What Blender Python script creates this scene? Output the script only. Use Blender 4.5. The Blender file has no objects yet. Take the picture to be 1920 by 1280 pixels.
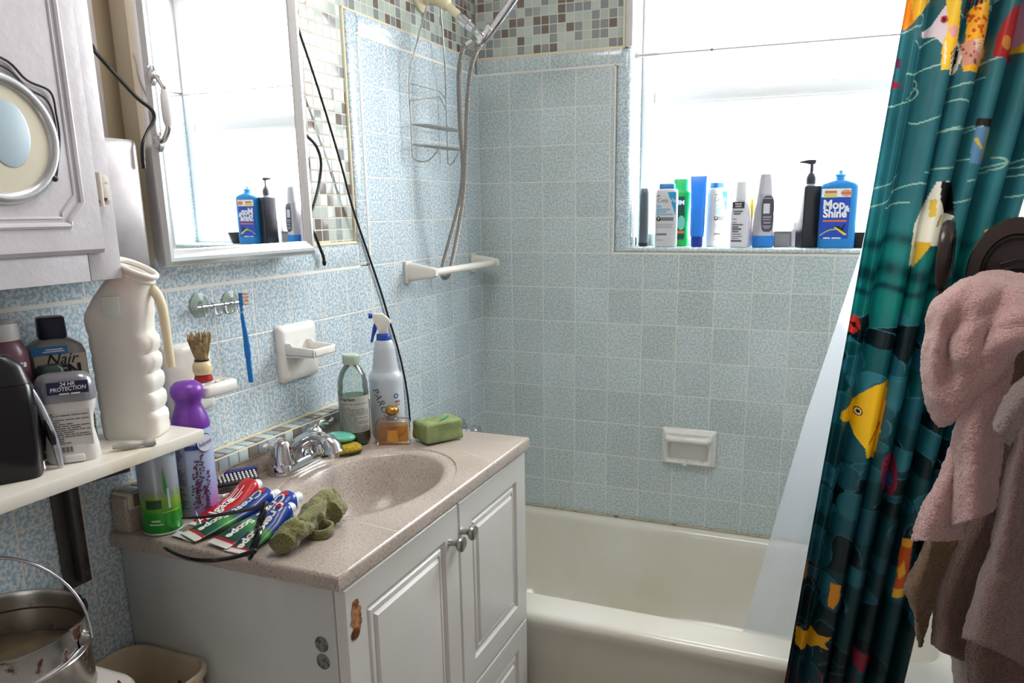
import bpy, bmesh, math, random
import numpy as np
from mathutils import Vector, Matrix, noise
random.seed(7)
sc = bpy.context.scene
COL = sc.collection
PI = math.pi
# ------------------------------------------------------------------ camera (calibrated on the wall tiles)
F_PX, YAW, PITCH, ROLL = 1438.227, 0.383007, 0.228184, -0.010926
CAM = Vector((1.111610, -2.341409, 1.385527))
SHX, SHY = 0.031699 * 1000, 0.087853 * 1000
fw = Vector((-math.sin(YAW) * math.cos(PITCH), math.cos(YAW) * math.cos(PITCH), -math.sin(PITCH)))
rt = Vector((math.cos(YAW), math.sin(YAW), 0))
up = rt.cross(fw)
rt, up = math.cos(ROLL) * rt + math.sin(ROLL) * up, -math.sin(ROLL) * rt + math.cos(ROLL) * up
cd = bpy.data.cameras.new('camera')
cam = bpy.data.objects.new('camera', cd)
COL.objects.link(cam)
cam.matrix_world = Matrix(((rt.x, up.x, -fw.x, CAM.x), (rt.y, up.y, -fw.y, CAM.y), (rt.z, up.z, -fw.z, CAM.z), (0, 0, 0, 1)))
cd.sensor_width = 36
cd.lens = F_PX / 1920 * 36
cd.shift_x = -SHX / 1920
cd.shift_y = SHY / 1920
cd.clip_start = 0.02
sc.camera = cam
# measuring helpers: where the sight line through a photo pixel meets a plane of the room
def ray(px, py):
    return ((px - 960 - SHX) / F_PX) * rt - ((py - 640 - SHY) / F_PX) * up + fw
def X(px, py, x=0.0):
    d = ray(px, py); return CAM + d * ((x - CAM.x) / d.x)
def Y(px, py, y=0.0):
    d = ray(px, py); return CAM + d * ((y - CAM.y) / d.y)
def Z(px, py, z=0.0):
    d = ray(px, py); return CAM + d * ((z - CAM.z) / d.z)
def ppm(P):                       # metres per photo pixel at P
    return (Vector(P) - CAM).dot(fw) / F_PX
# ------------------------------------------------------------------ materials
def lin(c):
    if isinstance(c, str):
        c = [int(c[i:i + 2], 16) for i in (0, 2, 4)]
    return tuple(((v / 255) / 12.92 if v / 255 <= 0.04045 else ((v / 255 + 0.055) / 1.055) ** 2.4) for v in c) + (1.0,)
class NT:
    def __init__(s, name):
        s.m = bpy.data.materials.new(name); s.m.use_nodes = True
        s.t = s.m.node_tree; s.t.nodes.clear()
    def n(s, typ, **kw):
        nd = s.t.nodes.new(typ)
        for k, v in kw.items():
            if k.startswith('i_'):
                key = k[2:]
                key = int(key) if key.isdigit() else key.replace('_', ' ')
                if isinstance(v, tuple) and len(v) == 2 and hasattr(v[0], 'outputs'):
                    s.t.links.new(v[0].outputs[v[1]], nd.inputs[key])
                elif hasattr(v, 'outputs'):
                    s.t.links.new(v.outputs[0], nd.inputs[key])
                else:
                    nd.inputs[key].default_value = v
            else:
                setattr(nd, k, v)
        return nd
    def math(s, op, a, b=0.0, c=None):
        nd = s.n('ShaderNodeMath', operation=op)
        for i, v in enumerate((a, b, c)):
            if v is None: continue
            if isinstance(v, (int, float)): nd.inputs[i].default_value = v
            elif isinstance(v, tuple): s.t.links.new(v[0].outputs[v[1]], nd.inputs[i])
            else: s.t.links.new(v.outputs[0], nd.inputs[i])
        return nd
    def ramp(s, fac, stops, interp='LINEAR'):
        nd = s.n('ShaderNodeValToRGB'); cr = nd.color_ramp; cr.interpolation = interp
        while len(cr.elements) < len(stops): cr.elements.new(0.5)
        for e, (p, c) in zip(cr.elements, stops):
            e.position = p; e.color = c if len(c) == 4 else lin(c)
        if isinstance(fac, tuple): s.t.links.new(fac[0].outputs[fac[1]], nd.inputs[0])
        else: s.t.links.new(fac.outputs[0], nd.inputs[0])
        return nd
    def mix(s, fac, a, b, typ='RGBA', blend='MIX'):
        nd = s.n('ShaderNodeMix', data_type='RGBA', blend_type=blend)
        for idx, v in ((0, fac), (6, a), (7, b)):
            if isinstance(v, (int, float)): nd.inputs[idx].default_value = v
            elif isinstance(v, tuple) and len(v) == 2: s.t.links.new(v[0].outputs[v[1]], nd.inputs[idx])
            elif isinstance(v, tuple): nd.inputs[idx].default_value = v
            else: s.t.links.new(v.outputs[2 if v.bl_idname == 'ShaderNodeMix' else 0], nd.inputs[idx])
        return (nd, 2)
    def out(s, sh):
        o = s.n('ShaderNodeOutputMaterial'); s.t.links.new(sh.outputs[0], o.inputs[0]); return s.m
MATS = {}
def mat(name, c, rough=0.5, metal=0.0, spec=0.5, trans=0.0, ior=1.45, var=None, bump=None, alpha=1.0, sheen=0.0, coat=0.0, sss=0.0):
    """var=(scale, hex, lo, hi) mottles a second colour in; bump=(scale, strength)"""
    if name in MATS: return MATS[name]
    t = NT(name)
    b = t.n('ShaderNodeBsdfPrincipled')
    b.inputs['Base Color'].default_value = lin(c)
    b.inputs['Roughness'].default_value = rough; b.inputs['Metallic'].default_value = metal
    b.inputs['Specular IOR Level'].default_value = spec
    b.inputs['Transmission Weight'].default_value = trans; b.inputs['IOR'].default_value = ior
    b.inputs['Alpha'].default_value = alpha; b.inputs['Sheen Weight'].default_value = sheen
    b.inputs['Coat Weight'].default_value = coat
    if sss:
        b.inputs['Subsurface Weight'].default_value = sss; b.inputs['Subsurface Scale'].default_value = 0.01
    tc = t.n('ShaderNodeTexCoord')
    if var:
        sca, c2, lo, hi = var
        nz = t.n('ShaderNodeTexNoise', i_Vector=(tc, 3), i_Scale=sca, i_Detail=4.0)
        r = t.ramp(nz, [(lo, (0, 0, 0, 1)), (hi, (1, 1, 1, 1))])
        m = t.mix((r, 0), lin(c), lin(c2))
        t.t.links.new(m[0].outputs[2], b.inputs['Base Color'])
    if bump:
        nz = t.n('ShaderNodeTexNoise', i_Vector=(tc, 3), i_Scale=bump[0], i_Detail=3.0)
        bp = t.n('ShaderNodeBump', i_Strength=bump[1], i_Distance=0.002, i_Height=nz)
        t.t.links.new(bp.outputs[0], b.inputs['Normal'])
    MATS[name] = t.out(b)
    return MATS[name]
def tile_mat(name, pitch, ou, oz, mosaic=False, pz=None, ouy=None, cols=('97b4c6', 'b9c9d1', 'dcdddd')):
    """wall tile on world position; ou offset along the wall, oz row offset"""
    t = NT(name)
    g = t.n('ShaderNodeNewGeometry')
    p = t.n('ShaderNodeSeparateXYZ', i_Vector=(g, 0)); nn = t.n('ShaderNodeSeparateXYZ', i_Vector=(g, 3))
    ax = t.math('GREATER_THAN', t.math('ABSOLUTE', (nn, 0)), 0.7)
    az = t.math('GREATER_THAN', t.math('ABSOLUTE', (nn, 2)), 0.7)
    uy = t.math('SUBTRACT', (p, 1), ou if ouy is None else ouy); ux = t.math('SUBTRACT', (p, 0), ou)
    u = t.math('ADD', t.math('MULTIPLY', uy, ax), t.math('MULTIPLY', ux, t.math('SUBTRACT', 1.0, ax)))
    vz = t.math('SUBTRACT', (p, 2), oz)
    v = t.math('ADD', t.math('MULTIPLY', vz, t.math('SUBTRACT', 1.0, az)), t.math('MULTIPLY', uy, az))
    pz = pz or pitch
    us, vs = t.math('DIVIDE', u, pitch), t.math('DIVIDE', v, pz)
    def edge(s, pp):
        f = t.math('FRACT', s)
        return t.math('MULTIPLY', t.math('MINIMUM', f, t.math('SUBTRACT', 1.0, f)), pp)
    d = t.math('MINIMUM', edge(us, pitch), edge(vs, pz))
    gw = 0.0014 if mosaic else 0.0013
    r = t.n('ShaderNodeMapRange', i_0=d, i_1=gw * 0.6, i_2=gw * 1.5)
    cell = t.n('ShaderNodeCombineXYZ', i_0=t.math('FLOOR', us), i_1=t.math('FLOOR', vs))
    wn = t.n('ShaderNodeTexWhiteNoise', i_Vector=cell)
    b = t.n('ShaderNodeBsdfPrincipled')
    if mosaic:
        c = t.ramp((wn, 0), [(0.0, 'b6c1b9'), (0.22, 'adbab3'), (0.46, '868c8e'), (0.68, '716860'), (0.92, '989f9e')], 'CONSTANT')
        col = t.mix((r, 0), lin('cfc8b8'), (c, 0))
        rough = 0.08
    else:
        # speckled glaze: pale clots on powder blue
        n1 = t.n('ShaderNodeTexNoise', i_Vector=(g, 0), i_Scale=165.0, i_Detail=1.0, i_Roughness=0.5)
        c = t.ramp(n1, [(0.40, cols[0]), (0.50, cols[1]), (0.58, cols[2])])
        n2 = t.n('ShaderNodeTexNoise', i_Vector=(g, 0), i_Scale=6.0, i_Detail=2.0)
        c2 = t.mix(0.12, (c, 0), (t.ramp(n2, [(0.35, 'a8b5a8'), (0.65, 'cfdfe8')]), 0))
        hv = t.math('MULTIPLY_ADD', (wn, 0), 0.12, 0.93)
        hs = t.n('ShaderNodeHueSaturation', i_Value=hv, i_Color=c2)
        col = t.mix((r, 0), lin('dedbd2'), (hs, 0))
        rough = 0.16
    t.t.links.new(col[0].outputs[2], b.inputs['Base Color'])
    rr = t.n('ShaderNodeMapRange', i_0=(r, 0), i_3=0.7, i_4=rough)
    t.t.links.new(rr.outputs[0], b.inputs['Roughness'])
    bp = t.n('ShaderNodeBump', i_Strength=0.6, i_Distance=0.0012, i_Height=(r, 0))
    if mosaic:                     # every chip sits at a slightly different angle
        wv = t.n('ShaderNodeVectorMath', operation='SUBTRACT', i_0=(wn, 1), i_1=(0.5, 0.5, 0.5))
        ws = t.n('ShaderNodeVectorMath', operation='SCALE', i_0=wv, i_Scale=0.05)
        ad = t.n('ShaderNodeVectorMath', operation='ADD', i_0=(g, 1), i_1=ws)
        nm = t.n('ShaderNodeVectorMath', operation='NORMALIZE', i_0=ad)
        t.t.links.new(nm.outputs[0], bp.inputs['Normal'])
    t.t.links.new(bp.outputs[0], b.inputs['Normal'])
    return t.out(b)
# ------------------------------------------------------------------ mesh building
def cr(pts, n=8, closed=False):
    P = [Vector(p) for p in pts]; m = len(P); out = []
    rng = m if closed else m - 1
    for i in range(rng):
        p1, p2 = P[i], P[(i + 1) % m]
        p0 = P[i - 1] if (i > 0 or closed) else p1 * 2 - p2
        p3 = P[(i + 2) % m] if (i + 2 < m or closed) else p2 * 2 - p1
        for k in range(n):
            s = k / n
            out.append(0.5 * ((2 * p1) + (p2 - p0) * s + (2 * p0 - 5 * p1 + 4 * p2 - p3) * s * s + (3 * p1 - p0 - 3 * p2 + p3) * s ** 3))
    if not closed: out.append(P[-1])
    return out
def rrect(w, d, r, n=5):
    """rounded rectangle, counter-clockwise, as 2-D points"""
    r = min(r, w / 2 - 1e-5, d / 2 - 1e-5); o = []
    for cx, cy, a in ((w / 2 - r, d / 2 - r, 0), (-w / 2 + r, d / 2 - r, 90), (-w / 2 + r, -d / 2 + r, 180), (w / 2 - r, -d / 2 + r, 270)):
        for k in range(n + 1):
            t = math.radians(a + 90 * k / n); o.append((cx + r * math.cos(t), cy + r * math.sin(t)))
    return o
class MB:
    def __init__(s): s.bm = bmesh.new(); s.mi = 0
    def box(s, c, size, bevel=0.0, rot=None, seg=2):
        b = bmesh.new(); bmesh.ops.create_cube(b, size=1)
        bmesh.ops.scale(b, vec=size, verts=b.verts)
        if bevel: bmesh.ops.bevel(b, geom=b.edges[:], offset=bevel, segments=seg, affect='EDGES', profile=0.5)
        M = Matrix.Translation(Vector(c))
        if rot is not None: M = M @ (rot.to_4x4() if hasattr(rot, 'to_4x4') else rot)
        bmesh.ops.transform(b, matrix=M, verts=b.verts)
        return s.merge(b)
    def b2(s, lo, hi, bevel=0.0, seg=2):
        return s.box([(a + b) / 2 for a, b in zip(lo, hi)], [abs(b - a) for a, b in zip(lo, hi)], bevel, seg=seg)
    def merge(s, b, M=None):
        if M is not None: bmesh.ops.transform(b, matrix=M, verts=b.verts)
        for f in b.faces: f.material_index = s.mi
        me = bpy.data.meshes.new('tmp'); b.to_mesh(me); b.free(); s.bm.from_mesh(me); bpy.data.meshes.remove(me); return s
    def loft(s, loops, cap0=True, cap1=True, closed=True):
        V = [[s.bm.verts.new(p) for p in L] for L in loops]; n = len(V[0])
        for a, b in zip(V, V[1:]):
            for i in range(n if closed else n - 1):
                j = (i + 1) % n
                try: s.bm.faces.new((a[i], a[j], b[j], b[i]))
                except ValueError: pass
        if cap0 and closed: s.bm.faces.new(list(reversed(V[0])))
        if cap1 and closed: s.bm.faces.new(V[-1])
        return s
    def lathe(s, prof, seg=32, sx=1.0, sy=1.0, c=(0, 0, 0), cap0=True, cap1=True, axis='Z'):
        L = []
        for r, z in prof:
            L.append([s._ax(axis, max(r, 1e-5) * sx * math.cos(2 * PI * i / seg), max(r, 1e-5) * sy * math.sin(2 * PI * i / seg), z, c) for i in range(seg)])
        return s.loft(L, cap0, cap1)
    @staticmethod
    def _ax(a, x, y, z, c):
        v = {'Z': (x, y, z), 'X': (z, x, y), 'Y': (y, z, x)}[a]
        return (v[0] + c[0], v[1] + c[1], v[2] + c[2])
    def rbox(s, secs, n=5, c=(0, 0, 0)):
        """upright bottle body from rounded-rectangle sections (z, w, d, r)"""
        return s.loft([[(x + c[0], y + c[1], z + c[2]) for x, y in rrect(w, d, r, n)] for z, w, d, r in secs])
    def tube(s, pts, r, seg=10, closed=False, flat=1.0):
        P = [Vector(p) for p in pts]; n = len(P); R = r if isinstance(r, (list, tuple)) else [r] * n
        L = []; nrm = None
        for i in range(n):
            t = (P[(i + 1) % n] - P[i - 1]) if (closed or 0 < i < n - 1) else (P[1] - P[0] if i == 0 else P[-1] - P[-2])
            t.normalize()
            if nrm is None: nrm = t.orthogonal().normalized()
            nrm = (nrm - t * nrm.dot(t))
            nrm = nrm.normalized() if nrm.length > 1e-6 else t.orthogonal().normalized()
            bn = t.cross(nrm)
            L.append([P[i] + (nrm * math.cos(2 * PI * k / seg) + bn * flat * math.sin(2 * PI * k / seg)) * R[i] for k in range(seg)])
        if closed: L.append(L[0]); return s.loft(L, False, False)
        return s.loft(L)
    def prism(s, poly, axis, a, b, bevel=0.0):
        """extrude a 2-D polygon along axis; poly coords are the two other axes in order"""
        bm = bmesh.new()
        def v(p, h): return {'X': (h, p[0], p[1]), 'Y': (p[0], h, p[1]), 'Z': (p[0], p[1], h)}[axis]
        A = [bm.verts.new(v(p, a)) for p in poly]; B = [bm.verts.new(v(p, b)) for p in poly]; n = len(poly)
        bm.faces.new(A); bm.faces.new(list(reversed(B)))
        for i in range(n): bm.faces.new((A[i], B[i], B[(i + 1) % n], A[(i + 1) % n]))
        bmesh.ops.recalc_face_normals(bm, faces=bm.faces)
        if bevel: bmesh.ops.bevel(bm, geom=bm.edges[:], offset=bevel, segments=2, affect='EDGES', profile=0.5)
        return s.merge(bm)
    def ball(s, c, r, sx=1, sy=1, sz=1, u=20, v=12):
        b = bmesh.new(); bmesh.ops.create_uvsphere(b, u_segments=u, v_segments=v, radius=r)
        bmesh.ops.scale(b, vec=(sx, sy, sz), verts=b.verts); bmesh.ops.translate(b, vec=c, verts=b.verts)
        return s.merge(b)
    def grid(s, fn, nu, nv):
        V = [[s.bm.verts.new(fn(i / nu, j / nv)) for j in range(nv + 1)] for i in range(nu + 1)]
        for i in range(nu):
            for j in range(nv): s.bm.faces.new((V[i][j], V[i + 1][j], V[i + 1][j + 1], V[i][j + 1]))
        return s
    def poly(s, pts):
        s.bm.faces.new([s.bm.verts.new(p) for p in pts]); return s
    def noise(s, amp, scale, seed=0.0):
        s.bm.normal_update()
        mv = [(v, v.normal * amp * noise.noise(v.co * scale + Vector((seed, seed * 2, 0)))) for v in s.bm.verts]
        for v, d in mv: v.co += d
        return s
    def xf(s, M): bmesh.ops.transform(s.bm, matrix=M, verts=s.bm.verts); return s
    def sub(s, cuts=1): bmesh.ops.subdivide_edges(s.bm, edges=s.bm.edges[:], cuts=cuts, use_grid_fill=True); return s
    def build(s, name, m, parent=None, smooth=38, recalc=True, label=None):
        if recalc: bmesh.ops.recalc_face_normals(s.bm, faces=s.bm.faces)
        me = bpy.data.meshes.new(name); s.bm.to_mesh(me); s.bm.free()
        for m_ in (m if isinstance(m, list) else [m]): me.materials.append(m_)
        if smooth:
            me.polygons.foreach_set('use_smooth', [True] * len(me.polygons))
            me.set_sharp_from_angle(angle=math.radians(smooth))
        o = bpy.data.objects.new(name, me); COL.objects.link(o)
        if parent: o.parent = parent
        if label: o['label'] = label
        return o
def thing(name, label, cat, loc=(0, 0, 0), rz=0.0, group=None, rot=None):
    o = bpy.data.objects.new(name, None); COL.objects.link(o); o.empty_display_size = 0.05
    o.location = loc; o.rotation_euler = rot if rot else (0, 0, rz)
    o['label'] = label; o['category'] = cat
    if group: o['group'] = group
    return o
def tag(o, label, cat, group=None):
    o['label'] = label; o['category'] = cat
    if group: o['group'] = group
    return o
def struct(o): o['kind'] = 'structure'; return o
# lettering: real glyph outlines bent onto the surface they are printed on
def text(s, size, m, parent, name='lettering', fn=None, bold=0.0, align='CENTER', sx=1.0, shear=0.0, spacing=1.0, line=1.0):
    cu = bpy.data.curves.new('tmp_text', 'FONT'); cu.body = s; cu.size = size; cu.align_x = align; cu.align_y = 'CENTER'
    cu.offset = bold; cu.shear = shear; cu.space_character = spacing; cu.space_line = line; cu.resolution_u = 3
    to = bpy.data.objects.new('tmp_text', cu); COL.objects.link(to)
    bpy.context.view_layer.update()
    me = bpy.data.meshes.new_from_object(to.evaluated_get(bpy.context.evaluated_depsgraph_get()))
    bpy.data.objects.remove(to); bpy.data.curves.remove(cu)
    for v in me.vertices: v.co = fn(v.co.x * sx, v.co.y)
    me.materials.clear(); me.materials.append(m); me.name = name
    o = bpy.data.objects.new(name, me); COL.objects.link(o); o.parent = parent
    return o
def on_cyl(r, z0, a0=0.0, off=0.0006, sy=1.0, tilt=0.0):
    """map label coords to a vertical cylinder whose front is local -Y"""
    def f(x, y):
        if tilt: x, y = x * math.cos(tilt) - y * math.sin(tilt), x * math.sin(tilt) + y * math.cos(tilt)
        a = a0 + x / r; R = r + off
        return Vector((R * math.sin(a), -R * sy * math.cos(a), z0 + y))
    return f
def on_flat(x0, z0, y, tilt=0.0):
    def f(x, yy):
        if tilt: x, yy = x * math.cos(tilt) - yy * math.sin(tilt), x * math.sin(tilt) + yy * math.cos(tilt)
        return Vector((x0 + x, y, z0 + yy))
    return f
def patch(fn, x0, x1, y0, y1, name, m, parent, nu=12, nv=6, label=None, cut=None):
    """a printed label: a sheet bent by fn; cut(x,y)->bool keeps cells"""
    mb = MB()
    def g(i, j): return fn(x0 + (x1 - x0) * i, y0 + (y1 - y0) * j)
    mb.grid(g, nu, nv)
    return mb.build(name, m, parent, recalc=False, label=label)
def bars(fn, rows, name, m, parent):
    """lines of print too small to read: rows of (x0, x1, y, height)"""
    mb = MB()
    for x0, x1, y, h in rows:
        n = max(1, int((x1 - x0) / 0.004)); mb.grid(lambda i, j: fn(x0 + (x1 - x0) * i, y + h * (j - 0.5)), n, 1)
    return mb.build(name, m, parent, recalc=False)
def fineprint(x0, x1, y0, y1, n, seed=1, fill=0.5):
    r = random.Random(seed); o = []; st = (y1 - y0) / n
    for i in range(n):
        y = y1 - st * (i + 0.5); x = x0
        while x < x1 - (x1 - x0) * 0.06:
            w = (x1 - x0) * r.uniform(0.06, 0.28); e = min(x + w, x1)
            o.append((x, e, y, st * fill)); x = e + (x1 - x0) * 0.025
            if r.random() < 0.14: break
    return o
# ------------------------------------------------------------------ shared materials
TP = 0.1095; ZR = 1.80; CT = 0.865; SILL = 1.272
white_paint = mat('white_paint', 'cfcac8', 0.35, var=(9, 'c2bcbc', 0.4, 0.7), bump=(60, 0.15))
cab_white = mat('cabinet_paint', 'c9c5c9', 0.38, var=(14, 'bdb7bb', 0.4, 0.75), bump=(90, 0.25))
vanity_white = mat('vanity_white', 'd9d7d2', 0.3, var=(5, 'd0ccc6', 0.4, 0.8))
tan_paint = mat('tan_paint', 'cdbd9e', 0.5, var=(6, 'bfae8e', 0.4, 0.7))
ceramic = mat('glazed_ceramic', 'e6e4e2', 0.12)
old_ceramic = mat('aged_ceramic', 'e3e1dc', 0.15, var=(30, 'd8d3c8', 0.5, 0.8))
porcelain = mat('tub_enamel', 'e0ddd4', 0.13, var=(2.5, 'd3cdb8', 0.4, 0.75))
chrome = mat('chrome', 'd2d2d4', 0.09, 1.0)
brushed = mat('brushed_steel', 'aba5a4', 0.42, 1.0, var=(12, '979090', 0.4, 0.7))
nickel = mat('satin_nickel', 'a8a4a0', 0.28, 1.0)
dark_metal = mat('dark_metal', '5b5757', 0.45, 0.7, var=(20, '4a2e28', 0.45, 0.7))
black_rubber = mat('black_cable', '0c0c0d', 0.35)
black_plastic = mat('black_plastic', '121214', 0.3)
white_plastic = mat('white_plastic', 'e6e5e2', 0.3)
print_black = mat('black_print', '1c1c20', 0.6)
print_gray = mat('gray_print', '6a6a6c', 0.6)
print_white = mat('white_print', 'f0f0ee', 0.55)
grout = mat('grout_bead', 'd9cdb0', 0.7)
tile_low = tile_mat('wall_tile_low', TP, -1.0892, ZR)
tile_up = tile_mat('wall_tile_shower', TP, -0.6478, ZR)
tile_back = tile_mat('wall_tile_back', TP, 0.11287, ZR, ouy=0.02, cols=('a1b8bd', 'b8c5c6', 'd0d2cd'))
tile_cap = tile_mat('wall_tile_cap', 0.1525, -1.469, 0.9, pz=5.0)
tile_cap_b = tile_mat('back_tile_cap', 0.0922, 0.066, 0.9, pz=5.0, cols=('a1b8bd', 'b8c5c6', 'd0d2cd'))
tile_bull_v = tile_mat('bullnose_upright', 9.0, -4.0, 1.262, pz=0.1525)
tile_sill = tile_mat('bullnose_sill', 0.1525, 0.558, 0.9, pz=5.0, ouy=-4.0, cols=('a1b8bd', 'b8c5c6', 'd0d2cd'))
mosaic = tile_mat('glass_mosaic', 0.0266, 0.0045, 1.8515, mosaic=True, ouy=-0.7)
# ------------------------------------------------------------------ the room shell
YF = -2.9; XR = 1.53; ZC = 2.4
wl = struct(MB().b2((-0.16, YF - 0.1, 0), (-0.02, 0.2, ZC)).build('wall_left', tan_paint))
MB().b2((-0.02, YF, 0), (0, -0.70, 1.2525)).build('tile_field', tile_low, wl)
MB().b2((-0.02, YF, 1.2525), (0.001, -0.70, 1.309), 0.006).build('tile_cap_row', tile_cap, wl)
MB().b2((-0.02, -0.655, 0), (0, 0, 1.80)).b2((-0.02, -0.70, 0), (0, -0.655, 1.2525)).build('shower_tile_field', tile_up, wl)
MB().b2((-0.02, -0.702, 1.2525), (0.001, -0.655, 1.848), 0.008).build('tile_edge_column', tile_bull_v, wl)
MB().b2((-0.02, -0.655, 1.80), (0.001, 0, 1.848), 0.006).build('tile_cap_row', tile_cap, wl)
MB().b2((-0.02, -1.02, 1.31), (-0.009, -0.702, ZC)).b2((-0.02, -0.702, 1.848), (-0.009, 0.02, ZC)).build('mosaic_field', mosaic, wl)
MB().b2((-0.02, -1.3, 1.3085), (-0.002, -0.703, 1.316), 0.003).b2((-0.014, -0.708, 1.316), (-0.004, -0.7015, 1.852), 0.002).b2((-0.014, -0.708, 1.847), (-0.004, 0.0, 1.853), 0.002).build('grout_line', grout, wl)
MB().b2((-0.02, YF, 1.2495), (0.0004, -0.70, 1.2560)).b2((-0.02, -0.6575, 0.0), (0.0004, -0.6535, 1.80)).b2((-0.02, -0.70, 1.7975), (0.0004, 0, 1.8035)).build('grout_joint', mat('grout_joint', 'dedbd2', 0.7), wl)
WX0, WX1, WZ1 = 0.505, 1.45, 2.2
wb = struct(MB().b2((-0.16, 0.02, 0), (WX0 - 0.02, 0.26, ZC)).b2((WX0 - 0.02, 0.02, 0), (WX1 + 0.018, 0.26, SILL - 0.02)).b2((WX1 + 0.018, 0.02, 0), (XR + 0.16, 0.26, ZC)).b2((WX0 - 0.02, 0.02, WZ1), (WX1 + 0.018, 0.26, ZC)).build('wall_back', white_paint))
MB().b2((0, 0, 0), (0.455, 0.02, 1.80)).b2((0.455, 0, 0), (XR, 0.02, 1.2525)).b2((WX1 + 0.045, 0, 1.2525), (XR, 0.02, 1.80)).build('tile_field', tile_back, wb)
MB().b2((0, -0.001, 1.80), (WX0 - 0.03, 0.02, 1.846), 0.006).build('tile_cap_row', tile_cap_b, wb)
MB().b2((0.456, -0.0003, 1.2525), (WX0, 0.24, 1.846), 0.016, 4).b2((WX1, -0.001, 1.2525), (WX1 + 0.045, 0.24, 1.846), 0.016, 4).build('tile_edge_column', tile_bull_v, wb)
MB().b2((0, 0.009, 1.849), (0.48, 0.02, ZC)).b2((WX1 + 0.02, 0.009, 1.849), (XR, 0.02, ZC)).b2((WX0, 0.009, WZ1), (WX1, 0.02, ZC)).build('mosaic_field', mosaic, wb)
MB().b2((0.0, 0.001, 1.843), (0.478, 0.011, 1.852), 0.003).b2((0.475, 0.0, 1.846), (0.482, 0.012, ZC), 0.002).build('grout_line', grout, wb)
MB().b2((0, -0.0004, 1.7975), (0.476, 0.02, 1.8035)).b2((0.4530, -0.0004, 1.2525), (0.4575, 0.02, 1.80)).b2((0.456, -0.0004, 1.2495), (XR, 0.02, 1.2560)).build('grout_joint', mat('grout_joint', 'dedbd2', 0.7), wb)
struct(MB().b2((0.456, -0.0015, 1.2528), (WX1 + 0.045, 0.24, SILL), 0.012, 4).build('trim_1', tile_sill))
tr = struct(MB().b2((0.482, 0.0, 1.847), (WX0, 0.20, WZ1), 0.004).b2((WX1, 0.0, 1.847), (WX1 + 0.02, 0.20, WZ1), 0.004).build('trim_2', white_paint))
wr = struct(MB().b2((XR, YF - 0.1, 0), (XR + 0.14, 0.26, ZC)).build('wall_right', white_paint))
MB().b2((XR - 0.012, -0.75, 0), (XR, 0, 1.50)).build('tile_field', tile_back, wr)
MB().b2((XR - 0.008, -0.75, 1.50), (XR, 0.0, ZC)).build('mosaic_field', mosaic, wr)
struct(MB().b2((-0.16, YF - 0.14, 0), (XR + 0.14, YF, ZC)).build('wall_front', white_paint))
struct(MB().b2((-0.16, YF - 0.14, ZC), (XR + 0.14, 0.26, ZC + 0.08)).build('ceiling', white_paint))
floor_m = tile_mat('floor_tile', 0.152, 0.0, 0.0)
struct(MB().b2((-0.16, YF - 0.14, -0.08), (XR + 0.14, 0.26, 0)).build('floor', mat('floor_vinyl', '8f8578', 0.4, var=(8, '7b7064', 0.4, 0.7))))
# window: white frame, two sashes, frosted panes
glass = NT('window_glass')
_tr = glass.n('ShaderNodeBsdfTransparent'); _gl = glass.n('ShaderNodeBsdfGlossy', i_Roughness=0.15)
_mx = glass.n('ShaderNodeMixShader', i_0=0.06, i_1=_tr, i_2=_gl); glass_m = glass.out(_mx)
sash_m = mat('window_paint', 'f4f6f7', 0.3)
win = struct(MB().b2((WX0, 0.125, SILL), (0.543, 0.185, WZ1), 0.003).b2((WX1 - 0.038, 0.125, SILL), (WX1, 0.185, WZ1), 0.003).b2((0.543, 0.125, WZ1 - 0.04), (WX1 - 0.038, 0.185, WZ1), 0.003).b2((0.543, 0.125, SILL), (WX1 - 0.038, 0.185, SILL + 0.022), 0.003).build('window_1', sash_m))
MB().b2((0.543, 0.132, 1.702), (WX1 - 0.038, 0.165, 1.742), 0.004).b2((0.543, 0.128, 1.694), (WX1 - 0.038, 0.137, 1.703), 0.002).build('meeting_rail', sash_m, win)
MB().b2((0.54, 0.158, SILL + 0.02), (WX1 - 0.035, 0.161, 1.704)).build('pane', glass_m, win)
MB().b2((0.54, 0.166, 1.74), (WX1 - 0.035, 0.169, WZ1 - 0.035)).build('pane', glass_m, win)
MB().b2((0.535, 0.12, 1.745), (0.56, 0.135, 1.757), 0.003).build('sash_latch', white_plastic, win)
# ------------------------------------------------------------------ bathtub
def rr3(x0, x1, y0, y1, r, z): return [(x + (x0 + x1) / 2, y + (y0 + y1) / 2, z) for x, y in rrect(x1 - x0, y1 - y0, r, 10)]
tub = thing('bathtub', 'white enamelled bathtub along the tiled back wall', 'bathtub', (0, 0, 0))
L = [rr3(0.003, 1.515, -0.668, -0.003, 0.012, 0.002), rr3(0.003, 1.515, -0.672, -0.003, 0.012, 0.30), rr3(0.003, 1.515, -0.682, -0.003, 0.014, 0.335)]
for a in range(0, 91, 15):
    t = math.radians(a); o = 0.022 * (1 - math.cos(t)); L.append(rr3(0.003, 1.515, -0.690 + o, -0.003, 0.016, 0.358 + 0.022 * math.sin(t)))
L.append(rr3(0.03, 1.48, -0.61, -0.014, 0.06, 0.3815))
for a in range(0, 91, 15):
    t = math.radians(a); o = 0.03 * math.sin(t); h = 0.03 * (1 - math.cos(t))
    L.append(rr3(0.05 + o, 1.44 - o * 1.5, -0.590 + o * 0.7, -0.020 - o * 0.6, 0.10, 0.380 - h))
L += [rr3(0.085, 1.36, -0.565, -0.05, 0.13, 0.28), rr3(0.10, 1.28, -0.555, -0.07, 0.14, 0.16), rr3(0.12, 1.20, -0.53, -0.10, 0.14, 0.10), rr3(0.16, 1.12, -0.48, -0.15, 0.13, 0.078), rr3(0.22, 1.05, -0.42, -0.21, 0.10, 0.07)]
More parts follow.
